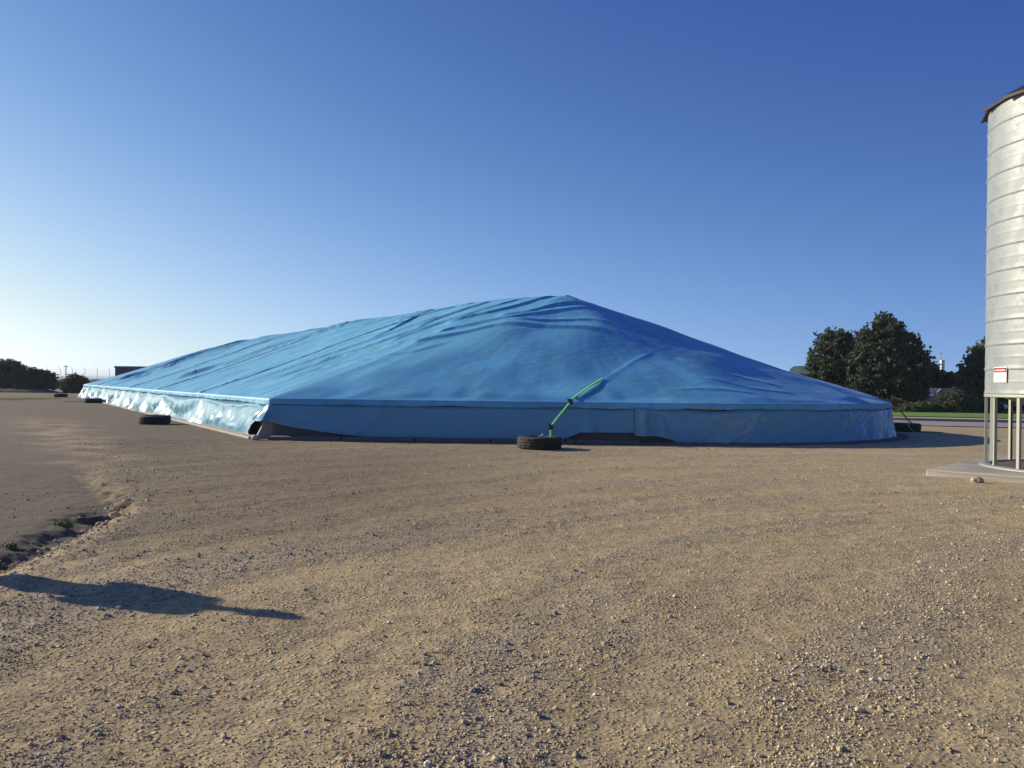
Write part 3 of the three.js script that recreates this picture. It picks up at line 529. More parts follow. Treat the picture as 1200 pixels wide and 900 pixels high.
  g.fillStyle = '#55565a'; for (const [y, w] of [[152, 150], [176, 190], [200, 120], [246, 170], [270, 200], [294, 140]]) g.fillRect(128 - w / 2, y, w, 8);
  const tx = new THREE.CanvasTexture(cv); tx.colorSpace = THREE.SRGBColorSpace;
  const sg = thing('warning_sign', 'small red and white warning sign on the silo wall', 'sign', [0, 0, 0]);
  const ph = 52.4 * Math.PI / 180, ux = -Math.cos(ph) * cx - Math.sin(ph) * cd, ud = -Math.cos(ph) * cd + Math.sin(ph) * cx;
  const plate = new THREE.CylinderGeometry(R + 0.012, R + 0.012, 0.285, 16, 1, true, -0.11, 0.22); plate.translate(0, 0, -R);
  sg.position.copy(V(C[0] + ux * (R + 0.018), 1.88, C[1] + ud * (R + 0.018))); sg.rotation.y = Math.atan2(ux, -ud);
  mesh('plate', plate, new THREE.MeshStandardMaterial({ map: tx, roughness: 0.5, side: THREE.DoubleSide }), sg);
  // slab: stained and dusty
  const slabMap = dataTex(256, (p) => { for (let o = 0; o < 256 * 256; o++) { const x = (o % 256) / 256, y = (o / 256 | 0) / 256, v = 0.72 + 0.22 * a(x, y) + 0.1 * c(x, y) - 0.18 * Math.max(0, b(y, x) - 0.8); p[o * 4] = 255 * clamp(v); p[o * 4 + 1] = 255 * clamp(v * 0.985); p[o * 4 + 2] = 255 * clamp(v * 0.95); p[o * 4 + 3] = 255; } }, true, 1);
  const sl = thing('concrete_slab', 'square concrete slab under the silo with one corner towards us', 'slab', [10.9, 0, 15.0], Math.PI / 4 + 0.02);
  const sg2 = new RoundedBoxGeometry(4.6, 0.24, 4.6, 2, 0.02); sg2.translate(0, 0.0, 0); mesh('slab', sg2, M.concrete2 = std(0.50, 0.475, 0.42, 0.9, 0, { map: slabMap, bumpMap: M.tarp.bumpMap, bumpScale: 0.012 }), sl);
}
// rocks
function rock(x, d, r0, label, c, seed, sink = 0.25) {
  const g = mergeVertices(new THREE.IcosahedronGeometry(1, 3).deleteAttribute('normal').deleteAttribute('uv')), p = g.attributes.position; const v = new THREE.Vector3();
  for (let i = 0; i < p.count; i++) { v.fromBufferAttribute(p, i); const f = 1 + 0.28 * n3(v.x * 1.3 + seed, v.y * 1.3, v.z * 1.3) + 0.1 * n3(v.x * 4 + seed, v.y * 4, v.z * 4); p.setXYZ(i, v.x * f * r0, v.y * f * r0 * 0.62, v.z * f * r0 * 0.8); }
  g.computeVertexNormals(); const m = mesh('rock', g, std(...c, 0.95)); m.position.copy(V(x, groundY(x, d) + r0 * (0.62 - sink), d)); return tag(m, label, 'rock');
}
rock(8.02, 13.95, 0.10, 'fist sized pale rock lying against the slab of the silo', [0.46, 0.37, 0.26], 3);
rock(-4.74, 9.72, 0.07, 'pale yellowish rock at the mouth of the washed out hole', [0.58, 0.45, 0.26], 9);
rock(-4.55, 9.0, 0.055, 'brown stone on the crumbling bank just below the hole', [0.36, 0.28, 0.19], 14);
rock(-6.95, 22.0, 0.12, 'small broken lump of concrete at the near corner of the heap', [0.5, 0.45, 0.38], 19, 0.15);
{ const r = rng(303), list = []; for (let k = 0; k < 70; k++) { const x = 1.4 + 3.8 * r(), d = 21.75 - 0.15 * r() + 0.25 * r(); list.push({ x, d, y: 0.03, a: r() * 6, t: r(), t2: r(), r: 0.025 + 0.055 * r() * r(), flat: 0.7, c: [0.09 + 0.05 * r(), 0.075 + 0.04 * r(), 0.06] }); } scatter('earth_clods', 'dark clods of earth along the foot of the wall under the lifted skirt', list, stoneGeos[2], M.stone); }
// weeds in the gutter
function weed(x, d, h, n, label, seed, c = [0.13, 0.22, 0.05]) {
  const r = rng(seed), pos = [], idx = [];
  for (let k = 0; k < n; k++) { const a = r() * 6.28, l = h * (0.5 + 0.6 * r()), b = 0.25 + 0.6 * r(), w = 0.006 + 0.006 * r(), ox = (r() - 0.5) * h * 1.5, oz = (r() - 0.5) * h * 0.9, o = pos.length / 3; for (let i = 0; i <= 3; i++) { const f = i / 3, q = b * f * f * l, y = l * f * (1 - 0.3 * b * f), ww = w * (1 - f * 0.9); pos.push(ox + Math.cos(a) * q - Math.sin(a) * ww, y, oz + Math.sin(a) * q + Math.cos(a) * ww, ox + Math.cos(a) * q + Math.sin(a) * ww, y, oz + Math.sin(a) * q - Math.cos(a) * ww); } for (let i = 0; i < 3; i++) { const p = o + i * 2; idx.push(p, p + 1, p + 2, p + 1, p + 3, p + 2); } }
  const m = mesh('weed', geo(pos, idx), std(...c, 0.8)); m.position.copy(V(x, groundY(x, d) - 0.005, d)); return tag(m, label, 'weed');
}
weed(-5.2, 9.45, 0.12, 60, 'bright green weed tuft at the lip of the washed out hole', 61);
weed(-5.05, 8.2, 0.07, 40, 'sparse weed seedling halfway down the gutter', 62);
weed(-4.75, 7.55, 0.06, 40, 'low weed nearest to us in the gutter', 63, [0.15, 0.2, 0.06]);

// ---------------------------------------------------------------- background
function ribbonGround(name, line, w0, w1, y, mat, label) { // strip beside a plan polyline, from offset w0 to w1
  const c = new THREE.CatmullRomCurve3(line.map(([x, d]) => new THREE.Vector3(x, 0, d)), false, 'centripetal'), n = 160, pos = [], uv = [], idx = [];
  for (let i = 0; i <= n; i++) { const p = c.getPoint(i / n), t = c.getTangent(i / n); const nx = t.z, nd = -t.x; for (const w of [w0, w1]) { pos.push(p.x + t.z * w, y, -(p.z - t.x * w)); uv.push(p.x, w); } }
  for (let i = 0; i < n; i++) { const o = i * 2; idx.push(o, o + 1, o + 2, o + 1, o + 3, o + 2); }
  const m = struct(name, geo(pos, idx, uv), mat, label); return m;
}
const roadLine = [[95, 14], [60, 27], [34, 34.2], [26, 36], [18, 38.2], [12.5, 41.5], [6, 49], [-2, 60], [-16, 81], [-24, 94], [-40, 118]];
M.road = new THREE.MeshStandardMaterial({ color: new THREE.Color().setRGB(0.30, 0.28, 0.255), bumpMap: stoneMaps.bump, bumpScale: 0.004, roughness: 0.95, side: THREE.DoubleSide });
M.lawn = new THREE.MeshStandardMaterial({ color: new THREE.Color().setRGB(0.13, 0.26, 0.03), bumpMap: stoneMaps.bump, bumpScale: 0.03, roughness: 1, side: THREE.DoubleSide });
ribbonGround('road', roadLine, -3.2, 2.2, 0.03, M.road, 'grey road running behind the yard on the right');
{ // kerb: a real step along the far side of the road
  const c = new THREE.CatmullRomCurve3(roadLine.map(([x, d]) => new THREE.Vector3(x, 0, d)), false, 'centripetal'), n = 160, pos = [], idx = [];
  for (let i = 0; i <= n; i++) { const p = c.getPoint(i / n), t = c.getTangent(i / n); for (const [w, y] of [[2.2, -0.02], [2.2, 0.15], [2.45, 0.15], [2.45, -0.02]]) pos.push(p.x + t.z * w, y, -(p.z - t.x * w)); }
  for (let i = 0; i < n; i++) for (let j = 0; j < 3; j++) { const o = i * 4 + j; idx.push(o, o + 1, o + 4, o + 1, o + 5, o + 4); }
  const g = geo(pos, idx).toNonIndexed(); g.computeVertexNormals(); struct('kerb', g, std(0.2, 0.19, 0.17, 0.9), 'low kerb between the road and the verge');
}
ribbonGround('verge', roadLine, 2.45, 5.2, 0.12, std(0.45, 0.36, 0.25, 1), 'strip of bare pale ground between kerb and lawn');
ribbonGround('lawn', roadLine, 5.2, 14, 0.16, M.lawn, 'strip of mown green lawn beyond the road');
ribbonGround('garden_bed', roadLine, 14, 34, 0.14, std(0.10, 0.085, 0.05, 1), 'dark garden ground under the trees beyond the lawn');

// foliage: many small leaf faces spread through the volume of several lobes
M.bark = std(0.12, 0.09, 0.065, 0.95);
const leafMat = new THREE.MeshPhysicalMaterial({ color: 0xffffff, vertexColors: true, roughness: 0.9, side: THREE.DoubleSide, transmission: 0.35, thickness: 0 });
function leaves(lobes, n, size, base, seed, gap = 0.35, ragged = true) {
  n = Math.round(n * 1.7); size *= 0.72; const r = rng(seed), pos = [], col = [], idx = [], vol = lobes.map((l) => l[3] * l[4] * l[5]), tot = vol.reduce((a, b) => a + b), v = new THREE.Vector3(), a = new THREE.Vector3(), b = new THREE.Vector3();
  lobes.forEach(([lx, ly, lz, rx, ry, rz], li) => {
    const m = Math.round(n * vol[li] / tot), tone = 0.75 + 0.5 * r();
    for (let k = 0; k < m; k++) {
      do v.set(r() * 2 - 1, r() * 2 - 1, r() * 2 - 1); while (v.lengthSq() > 1 || v.lengthSq() < 0.02);
      const len = v.length(); v.multiplyScalar(Math.pow(len, 0.55) / len);
      const bump = 1 + 0.42 * n3(v.x * 2.2 + seed, v.y * 2.2 + li, v.z * 2.2) + 0.24 * n3(v.x * 5 + seed, v.y * 5 + li, v.z * 5);
      const x = lx + v.x * rx * bump, y = ly + v.y * ry * bump, z = lz + v.z * rz * bump;
      if (n3(x * 1.1 + seed, y * 1.1, z * 1.1) < -gap && len > 0.4) { k -= r() < 0.75 ? 1 : 0; continue; }
      const s = size * (0.55 + 0.9 * r()); a.set(r() - 0.5, r() - 0.5, r() - 0.5).normalize(); b.set(r() - 0.5, r() - 0.5, r() - 0.5).cross(a).normalize();
      const o = pos.length / 3; for (const [p, q] of [[-0.5, -0.15], [0.05, -0.38], [0.6, 0.05], [0, 0.36]]) pos.push(x + (a.x * p + b.x * q) * s, y + (a.y * p + b.y * q) * s, z + (a.z * p + b.z * q) * s);
      idx.push(o, o + 1, o + 2, o, o + 2, o + 3); const t = tone * (0.6 + 0.45 * r()), w = r() * 0.18; for (let q = 0; q < 4; q++) col.push(base[0] * t * (1 + w), base[1] * t, base[2] * t * (1 - w));
    }
  });
  return geo(pos, idx, null, col);
}
function tree(name, label, category, x, d, h, w, o = {}) { // h and w in metres, crown from share lo upwards
  const r = rng(o.seed ?? 1), lo = o.lo ?? 0.12, t = thing(name, label, category, [x, groundY(x, d) + (o.y ?? 0), d]);
  const limbs = [], k = o.limbs ?? 5, rt = h * 0.028, bend = (r() - 0.5) * 0.3;
  const taper = (pts, r0, r1) => { const c = new THREE.CatmullRomCurve3(pts), g = new THREE.TubeGeometry(c, 10, 1, 7, false), p = g.attributes.position, q = new THREE.Vector3(); for (let i = 0; i < p.count; i++) { const f = Math.floor(i / 8) / 10, cen = c.getPointAt(f); q.fromBufferAttribute(p, i).sub(cen).multiplyScalar(mix(r0, r1, f)).add(cen); p.setXYZ(i, q.x, q.y, q.z); } g.computeVertexNormals(); return g; };
  limbs.push(taper([new THREE.Vector3(0, -0.1, 0), new THREE.Vector3(bend * 0.4, h * 0.3, 0.1), new THREE.Vector3(bend, h * 0.85, 0)], rt, rt * 0.25));
  const lobes = o.lobes ? o.lobes.map((l) => [...l]) : [];
  if (!o.lobes) for (let i = 0; i < (o.n ?? 12); i++) { const f = r(), a = r() * 6.28, y = mix(lo + 0.1, 0.9, f) * h, env = w / 2 * Math.pow(Math.sin(Math.PI * mix(0.22, 0.93, f)), 0.8), q = env * (0.3 + 0.5 * r()), s = Math.max(0.3, env * (0.45 + 0.25 * r())); lobes.push([Math.cos(a) * q, y, Math.sin(a) * q, s, s * 0.8, s]); }
  for (let i = 0; i < k && i < lobes.length; i++) { const l = lobes[Math.floor(i * lobes.length / k)]; limbs.push(taper([new THREE.Vector3(bend * 0.3, h * (0.18 + 0.08 * i), 0), new THREE.Vector3(l[0] * 0.5, l[1] * 0.8, l[2] * 0.5), new THREE.Vector3(l[0], l[1], l[2])], rt * 0.5, rt * 0.12)); }
  if (!o.noTrunk) mesh('trunk', merge(limbs), M.bark, t);
  mesh(o.noTrunk ? 'foliage' : 'crown', leaves(lobes, o.leaves ?? 9000, o.size ?? 0.26, o.color ?? [0.05, 0.075, 0.025], (o.seed ?? 1) + 500, o.gap ?? 0.3), leafMat, t);
  return t;
}
const at = (px, d) => (px - 600) / 950 * d;                                  // sideways metres for a bearing measured on the photograph
// right: big trees beyond the lawn
tree('tree', 'rounded dark green tree left of the tallest one behind the heap', 'tree', at(977, 57), 57, 5.9, 3.8, { seed: 3, leaves: 15000, lobes: [[0.1, 4.7, 0, 1.15, 1.0, 1.1], [-0.9, 3.9, 0.2, 0.8, 0.9, 0.9], [0.9, 4.0, 0.3, 1.1, 1.1, 1.0], [0, 3.0, 0.5, 1.7, 1.2, 1.2], [-0.9, 2.2, 0, 1.0, 1.0, 1.0], [0.8, 1.9, 0.4, 1.3, 1.1, 1.2], [-1.45, 3.4, 0, 0.45, 0.5, 0.5]], gap: 0.2, color: [0.047, 0.085, 0.022] });
tree('tree', 'tallest dark tree with a ragged pointed top behind the right end of the heap', 'tree', at(1036, 55), 55, 7.0, 5.4, { seed: 5, leaves: 26000, lobes: [[-0.1, 6.25, 0, 0.55, 0.55, 0.5], [0.05, 5.5, 0.2, 1.1, 0.8, 1.0], [-1.1, 4.9, 0.1, 0.9, 0.8, 0.9], [1.0, 4.7, 0, 1.0, 0.8, 1.0], [1.95, 4.75, 0, 0.45, 0.5, 0.5], [0, 4.0, 0.5, 1.8, 1.1, 1.4], [-1.5, 3.4, 0.3, 1.1, 1.1, 1.1], [1.6, 3.6, 0.3, 1.2, 1.0, 1.1], [0.2, 2.6, 0.8, 2.0, 1.2, 1.5], [-1.3, 2.0, 0.5, 1.2, 1.1, 1.1], [1.5, 2.2, 0.3, 1.3, 1.2, 1.2], [0.3, 1.4, 0.8, 1.7, 0.8, 1.2]], gap: 0.18, color: [0.04, 0.07, 0.019] });
tree('tree', 'small dark tree with a pointed tip right of the tallest tree', 'tree', at(1083, 60), 60, 3.8, 3.4, { seed: 7, leaves: 11000, lobes: [[0.1, 3.3, 0, 0.6, 0.35, 0.5], [0, 2.7, 0, 1.2, 0.75, 1.0], [-0.9, 2.0, 0, 1.1, 0.9, 1.0], [0.9, 1.9, 0, 1.2, 0.9, 1.0], [0, 1.2, 0.3, 1.9, 0.8, 1.1]], color: [0.034, 0.05, 0.018] });
tree('tree', 'low broad tree in front of the flat roofed building', 'tree', at(1116, 62), 62, 2.9, 3.6, { seed: 9, leaves: 9000, lobes: [[0, 2.3, 0, 1.3, 0.6, 0.9], [-1.1, 1.8, 0, 0.9, 0.7, 0.8], [1.1, 1.9, 0, 1.0, 0.7, 0.8], [0, 1.2, 0.2, 1.9, 0.7, 1.0]], color: [0.05, 0.065, 0.02] });
tree('tree', 'loose grey green tree half hidden behind the silo', 'tree', at(1152, 54), 54, 5.2, 4.2, { seed: 11, leaves: 13000, gap: 0.12, lobes: [[0.9, 4.5, 0, 0.9, 0.7, 0.8], [0, 3.9, 0, 0.9, 0.6, 0.8], [-0.75, 3.1, 0, 0.8, 0.6, 0.7], [0.6, 3.1, 0, 1.1, 0.8, 0.9], [-0.4, 2.2, 0.2, 1.2, 0.8, 0.9], [-0.9, 1.5, 0.4, 0.9, 0.8, 0.8], [0.8, 1.7, 0, 1.3, 0.9, 1.0]], color: [0.06, 0.078, 0.032] });
tree('tree', 'dark tree seen between the legs of the silo', 'tree', at(1196, 60), 60, 3.6, 4.2, { seed: 13, leaves: 9000, color: [0.04, 0.055, 0.02], lo: 0 });
tree('clipped_shrub', 'domed green shrub on the lawn edge left of the silo legs', 'shrub', at(1119, 50.5), 50.5, 1.6, 2.4, { seed: 15, noTrunk: true, leaves: 12000, size: 0.12, gap: 0.9, lobes: [[0, 0.72, 0, 1.12, 0.72, 0.9], [0.5, 0.6, 0, 0.9, 0.6, 0.8]], color: [0.05, 0.10, 0.022] });
tree('clipped_shrub', 'dark rounded shrub right beside the domed green one', 'shrub', at(1141, 51.5), 51.5, 1.4, 2, { seed: 16, noTrunk: true, leaves: 9000, size: 0.12, gap: 0.9, lobes: [[0, 0.62, 0, 1.0, 0.6, 0.8], [0.9, 0.5, 0, 0.8, 0.5, 0.7]], color: [0.03, 0.05, 0.018] });
tree('low_shrub', 'low yellowish green shrub on the lawn edge below the tallest tree', 'shrub', at(1073, 50.5), 50.5, 0.7, 2, { seed: 17, noTrunk: true, leaves: 7000, size: 0.12, gap: 0.8, lobes: [[-0.3, 0.32, 0, 0.8, 0.34, 0.6], [0.4, 0.34, 0, 0.7, 0.38, 0.6]], color: [0.08, 0.12, 0.028] });
tree('low_shrub', 'low green shrub between the yellowish shrub and the domed one', 'shrub', at(1092, 51), 51, 0.7, 2, { seed: 18, noTrunk: true, leaves: 6000, size: 0.12, gap: 0.8, lobes: [[0, 0.3, 0, 0.9, 0.36, 0.6]], color: [0.055, 0.085, 0.025] });
tree('low_shrub', 'brownish shrub in deep shade behind the right corner of the heap', 'shrub', at(1047, 51.5), 51.5, 0.9, 2, { seed: 19, noTrunk: true, leaves: 6000, size: 0.14, gap: 0.5, lobes: [[0, 0.42, 0, 1.0, 0.5, 0.7]], color: [0.06, 0.06, 0.025] });
tree('small_tree', 'pale yellow green little tree in front of the parked cars', 'tree', at(1075, 54), 54, 1.6, 1.3, { seed: 20, leaves: 2500, size: 0.16, lobes: [[0, 1.25, 0, 0.6, 0.42, 0.5]], color: [0.13, 0.14, 0.05] });
tree('hedge', 'tall dark hedge closing the view under the trees on the right', 'hedge', at(1085, 66), 66, 3, 16, { seed: 21, noTrunk: true, leaves: 22000, size: 0.3, gap: 0.9, lobes: [[-6, 1.0, 0, 3, 1.2, 0.8], [-2, 1.0, 0, 3, 1.25, 0.8], [2, 1.0, 0, 3, 1.2, 0.8], [6, 1.05, 0, 3, 1.3, 0.8], [10, 1.0, 0, 3, 1.2, 0.8]], color: [0.03, 0.042, 0.016] });

// parked cars
M.glass = std(0.05, 0.07, 0.09, 0.1, 0.2); M.chrome = std(0.6, 0.6, 0.6, 0.25, 0.9);
const carGeo = (() => {
  const side = new THREE.Shape([[-2.15, 0.35], [-2.2, 0.7], [-2.1, 0.88], [-1.15, 0.96], [-0.45, 1.42], [0.75, 1.45], [1.55, 1.0], [2.1, 0.92], [2.18, 0.6], [2.1, 0.32]].map(([x, y]) => new THREE.Vector2(x, y)));
  const body = new THREE.ExtrudeGeometry(side, { depth: 1.6, bevelEnabled: true, bevelSize: 0.05, bevelThickness: 0.06, bevelSegments: 2 }); body.translate(0, 0, -0.8);
  const pane = (pts, z) => { const g = new THREE.ExtrudeGeometry(new THREE.Shape(pts.map(([x, y]) => new THREE.Vector2(x, y))), { depth: 0.02, bevelEnabled: false }); g.translate(0, 0, z); return g; };
  const win = [[-1.0, 0.98], [-0.42, 1.36], [0.1, 1.38], [0.1, 0.98]], win2 = [[0.16, 0.98], [0.16, 1.38], [0.7, 1.39], [1.25, 1.0]];
  const screen = (x0, y0, x1, y1) => { const l = Math.hypot(x1 - x0, y1 - y0), g = new THREE.BoxGeometry(l, 0.02, 1.35); g.rotateZ(Math.atan2(y1 - y0, x1 - x0)); g.translate((x0 + x1) / 2, (y0 + y1) / 2 + 0.05, 0); return g; };
  const wheel = new THREE.CylinderGeometry(0.32, 0.32, 0.2, 24).rotateX(Math.PI / 2), rim = new THREE.CylinderGeometry(0.2, 0.2, 0.215, 16).rotateX(Math.PI / 2);
  return { body, wheel, rim, panes: [pane(win, 0.86), pane(win2, 0.86), pane(win, -0.88), pane(win2, -0.88)], front: screen(-1.12, 0.99, -0.5, 1.4), back: screen(0.82, 1.41, 1.48, 1.05) };
})();
function car(x, d, turn, paint, label) {
  const c = thing('parked_car', label, 'car', [x, 0.16, d], turn, 'cars parked behind the shrubs');
  mesh('body', carGeo.body, paint, c); carGeo.panes.forEach((g) => mesh('window', g, M.glass, c)); mesh('windscreen', carGeo.front, M.glass, c); mesh('rear_window', carGeo.back, M.glass, c);
  for (const [px, pz] of [[-1.35, 0.78], [1.35, 0.78], [-1.35, -0.78], [1.35, -0.78]]) { const w = mesh('wheel', carGeo.wheel, M.rubber, c); w.position.set(px, 0.32, pz); mesh('rim', carGeo.rim, M.chrome, w); }
  for (const z of [-0.6, 0.6]) { const l = mesh('headlight', box(0.1, 0.14, 0.36, 0, 0, 0, 0.03), std(0.7, 0.7, 0.7, 0.2), c); l.position.set(-2.22, 0.72, z); }
  return c;
}
const paint = (r, g, b) => new THREE.MeshPhysicalMaterial({ color: new THREE.Color().setRGB(r, g, b), roughness: 0.4, clearcoat: 1, clearcoatRoughness: 0.08 });
car(at(1095, 57), 57, 0.5, paint(0.22, 0.25, 0.29), 'car glimpsed over the low shrubs, left of the domed shrub, tree shade put into its grey paint');  // shade of the trees is mixed into this body colour
car(at(1045, 57.5), 57.5, 0.4, paint(0.05, 0.09, 0.13), 'dark blue grey car in shade under the tallest tree');
car(at(1182, 57.5), 57.5, 0.35, paint(0.05, 0.07, 0.13), 'dark blue car seen between the silo legs');
// green shed behind the trees
{
  const M1 = std(0.36, 0.48, 0.38, 0.6, 0.05), d = 88, x0 = at(924.5, d), sh = thing('farm_shed', 'long green metal shed with rounded eaves behind the trees', 'shed', [x0, 0, d], -0.36);
  const prof = []; prof.push([0, 0], [0, 3.2]); for (let k = 1; k <= 8; k++) { const a = Math.PI - k / 8 * Math.PI / 2; prof.push([0.7 + 0.7 * Math.cos(a), 3.2 + 0.7 * Math.sin(a)]); } prof.push([6, 4.3]); for (let k = 8; k >= 1; k--) { const a = k / 8 * Math.PI / 2; prof.push([11.3 + 0.7 * Math.cos(a), 3.2 + 0.7 * Math.sin(a)]); } prof.push([12, 3.2], [12, 0]);
  const g = new THREE.ExtrudeGeometry(new THREE.Shape(prof.map(([x, y]) => new THREE.Vector2(x, y))), { depth: 40, bevelEnabled: false }); g.translate(0, 0, -40); mesh('shell', g, M1, sh);
  const ribs = []; for (let k = 0; k < 47; k++) { const x = 0.2 + k * 0.247, top = x < 0.7 ? 3.2 : x > 11.3 ? 3.2 : x < 6 ? mix(3.85, 4.2, (x - 0.7) / 5.3) : mix(4.2, 3.85, (x - 6) / 5.3); ribs.push(new THREE.BoxGeometry(0.04, top - 0.05, 0.03).translate(x, top / 2, 0.016)); } const rb = mesh('cladding_rib', merge(ribs), M1, sh);
  rb.userData.kind = 'stuff';
  mesh('roof_vent', merge([box(1.7, 0.3, 0.8, 3.1, 4.25, -2, 0.05), box(1.9, 0.08, 1.0, 3.1, 4.43, -2, 0.03)]), std(0.6, 0.62, 0.62, 0.5), sh);
}
{ // flat roofed building with chimney
  const d = 80, b = thing('low_building', 'low dark building with a brown roof behind the trees on the right', 'building', [at(1108, d), 0, d]);
  mesh('wall', box(14, 2.9, 8, 3, 1.45, -4, 0.02), std(0.14, 0.11, 0.085, 0.9), b);
  mesh('roof', merge([box(15, 0.22, 9, 3, 3.0, -4, 0.03), box(15.1, 0.3, 0.1, 3, 2.98, 0.53, 0.02)]), std(0.08, 0.055, 0.045, 0.8), b);
  for (let k = 0; k < 5; k++) { const w = mesh('window', box(1.3, 1.0, 0.06, -2.4 + k * 2.7, 1.6, 0.02, 0.01), M.glass, b); mesh('frame', merge([box(1.42, 0.06, 0.1, -2.4 + k * 2.7, 2.13, 0.02), box(1.42, 0.06, 0.1, -2.4 + k * 2.7, 1.07, 0.02)]), std(0.5, 0.5, 0.48, 0.6), w); }
  mesh('chimney', merge([box(0.32, 1.5, 0.32, 0.72, 3.75, -2, 0.01), box(0.36, 0.06, 0.36, 0.72, 4.5, -2, 0.01)]), std(0.72, 0.7, 0.68, 0.7), b);
  const an = thing('antenna_mast', 'thin antenna mast sticking up above the trees beside the white chimney', 'antenna', [at(1102, 84), 0, 84]);
  mesh('mast', new THREE.CylinderGeometry(0.035, 0.05, 5.4, 8).translate(0, 2.7, 0), M.galvLeg, an); mesh('aerial', merge([new THREE.BoxGeometry(0.34, 0.04, 0.04).translate(0, 5.3, 0), new THREE.BoxGeometry(0.22, 0.04, 0.04).translate(0, 5.12, 0), new THREE.BoxGeometry(0.04, 0.04, 0.9).translate(0, 5.05, 0)]), M.galvLeg, an);
}
// left: shrubs, berm, far fence, dark shed beyond the heap
tree('bushy_tree', 'largest dark bushy tree at the left edge', 'tree', at(6, 94), 94, 4.2, 6, { seed: 31, leaves: 16000, size: 0.3, lobes: [[0.3, 3.0, 0, 1.2, 0.75, 1.1], [-1.5, 2.6, 0, 1.5, 0.9, 1.2], [1.3, 2.2, 0, 1.3, 1.0, 1.2], [0, 1.7, 0.3, 2.6, 1.2, 1.5], [2.2, 1.4, 0, 1.0, 1.0, 1.0], [-2.6, 1.6, 0, 1.6, 1.2, 1.2]], color: [0.13, 0.16, 0.085] });
tree('bushy_tree', 'dark rounded bush right of the largest tree at the left edge', 'shrub', at(46, 94), 94, 2.7, 4, { seed: 32, leaves: 12000, size: 0.28, lobes: [[-0.4, 2.15, 0, 0.9, 0.6, 0.8], [0.6, 1.7, 0, 1.1, 0.8, 0.9], [-1.1, 1.3, 0, 1.0, 0.9, 0.9], [0.3, 0.9, 0.3, 1.7, 0.8, 1.1]], color: [0.125, 0.155, 0.08] });
tree('bushy_tree', 'lighter green bush standing alone left of the far end of the heap', 'shrub', at(88, 92), 92, 2.2, 2.6, { seed: 33, leaves: 10000, size: 0.24, lobes: [[0, 1.5, 0, 0.9, 0.6, 0.8], [-0.6, 0.95, 0, 0.8, 0.75, 0.8], [0.6, 1.0, 0, 0.9, 0.75, 0.8], [0, 0.6, 0.2, 1.2, 0.6, 0.9]], color: [0.13, 0.17, 0.06] });
tree('pale_bush', 'pale grey green bush low in front of the dark bushes on the left', 'shrub', at(24, 91.5), 91.5, 1.1, 1.6, { seed: 34, noTrunk: true, leaves: 3500, size: 0.2, lobes: [[0, 0.6, 0, 0.7, 0.5, 0.6]], color: [0.15, 0.17, 0.11] });
{
  const pos = [], idx = [], uv = []; const n = 120; for (let i = 0; i <= n; i++) { const f = i / n, x = mix(-95, -50.5, f), d = mix(88, 91, f), h = (0.42 + 0.08 * n2(x * 0.4, 3)) * smooth(1, 0.96, f); [[-1.0, -0.03], [-0.55, 0.75], [0.2, 1], [1.2, 0.5], [2.2, -0.03]].forEach(([o, y]) => { pos.push(x, h * y, -(d + o)); uv.push(x, o); }); }
  for (let i = 0; i < n; i++) for (let j = 0; j < 4; j++) { const o = i * 5 + j; idx.push(o, o + 1, o + 5, o + 1, o + 6, o + 5); }
  struct('berm', geo(pos, idx, uv), std(0.07, 0.07, 0.055, 1), 'low dark bank of earth in front of the bushes on the left');
}
{ // far rise with scrub
  const pos = [], idx = [], n = 220, rows = [[0, 0], [25, 0.6], [60, 1], [120, 0.9], [200, -0.1]];
  for (let i = 0; i <= n; i++) { const x = mix(-420, 900, i / n), d = 250 + 30 * n2(x * 0.004, 1); const h = (1.6 + 1.1 * fbm(x * 0.02, 5, 4) + 0.7 * n2(x * 0.09, 2) + 0.3 * n2(x * 0.31, 4)); rows.forEach(([o, y]) => pos.push(x, h * y - 0.05, -(d + o))); }
  for (let i = 0; i < n; i++) for (let j = 0; j < 4; j++) { const o = i * 5 + j; idx.push(o, o + 1, o + 5, o + 1, o + 6, o + 5); }
  struct('hills', geo(pos, idx), std(0.13, 0.12, 0.08, 1), 'low scrubby rise along the horizon');
  const list = [], r = rng(71); for (let k = 0; k < 900; k++) { const x = mix(-330, 120, r()), d = 175 + 90 * r(); list.push({ x, d, y: 0.5, a: r() * 6, r: 0.5 + 1.0 * r(), flat: 0.7, c: [0.07 + 0.05 * r(), 0.075 + 0.04 * r(), 0.04] }); }
  const lg = leaves([[0, 0, 0, 1, 1, 1]], 160, 0.5, [1, 1, 1], 5, 0.9); scatter('scrub', 'scattered low scrub in front of the horizon', list, lg, std(1, 1, 1, 1));
}
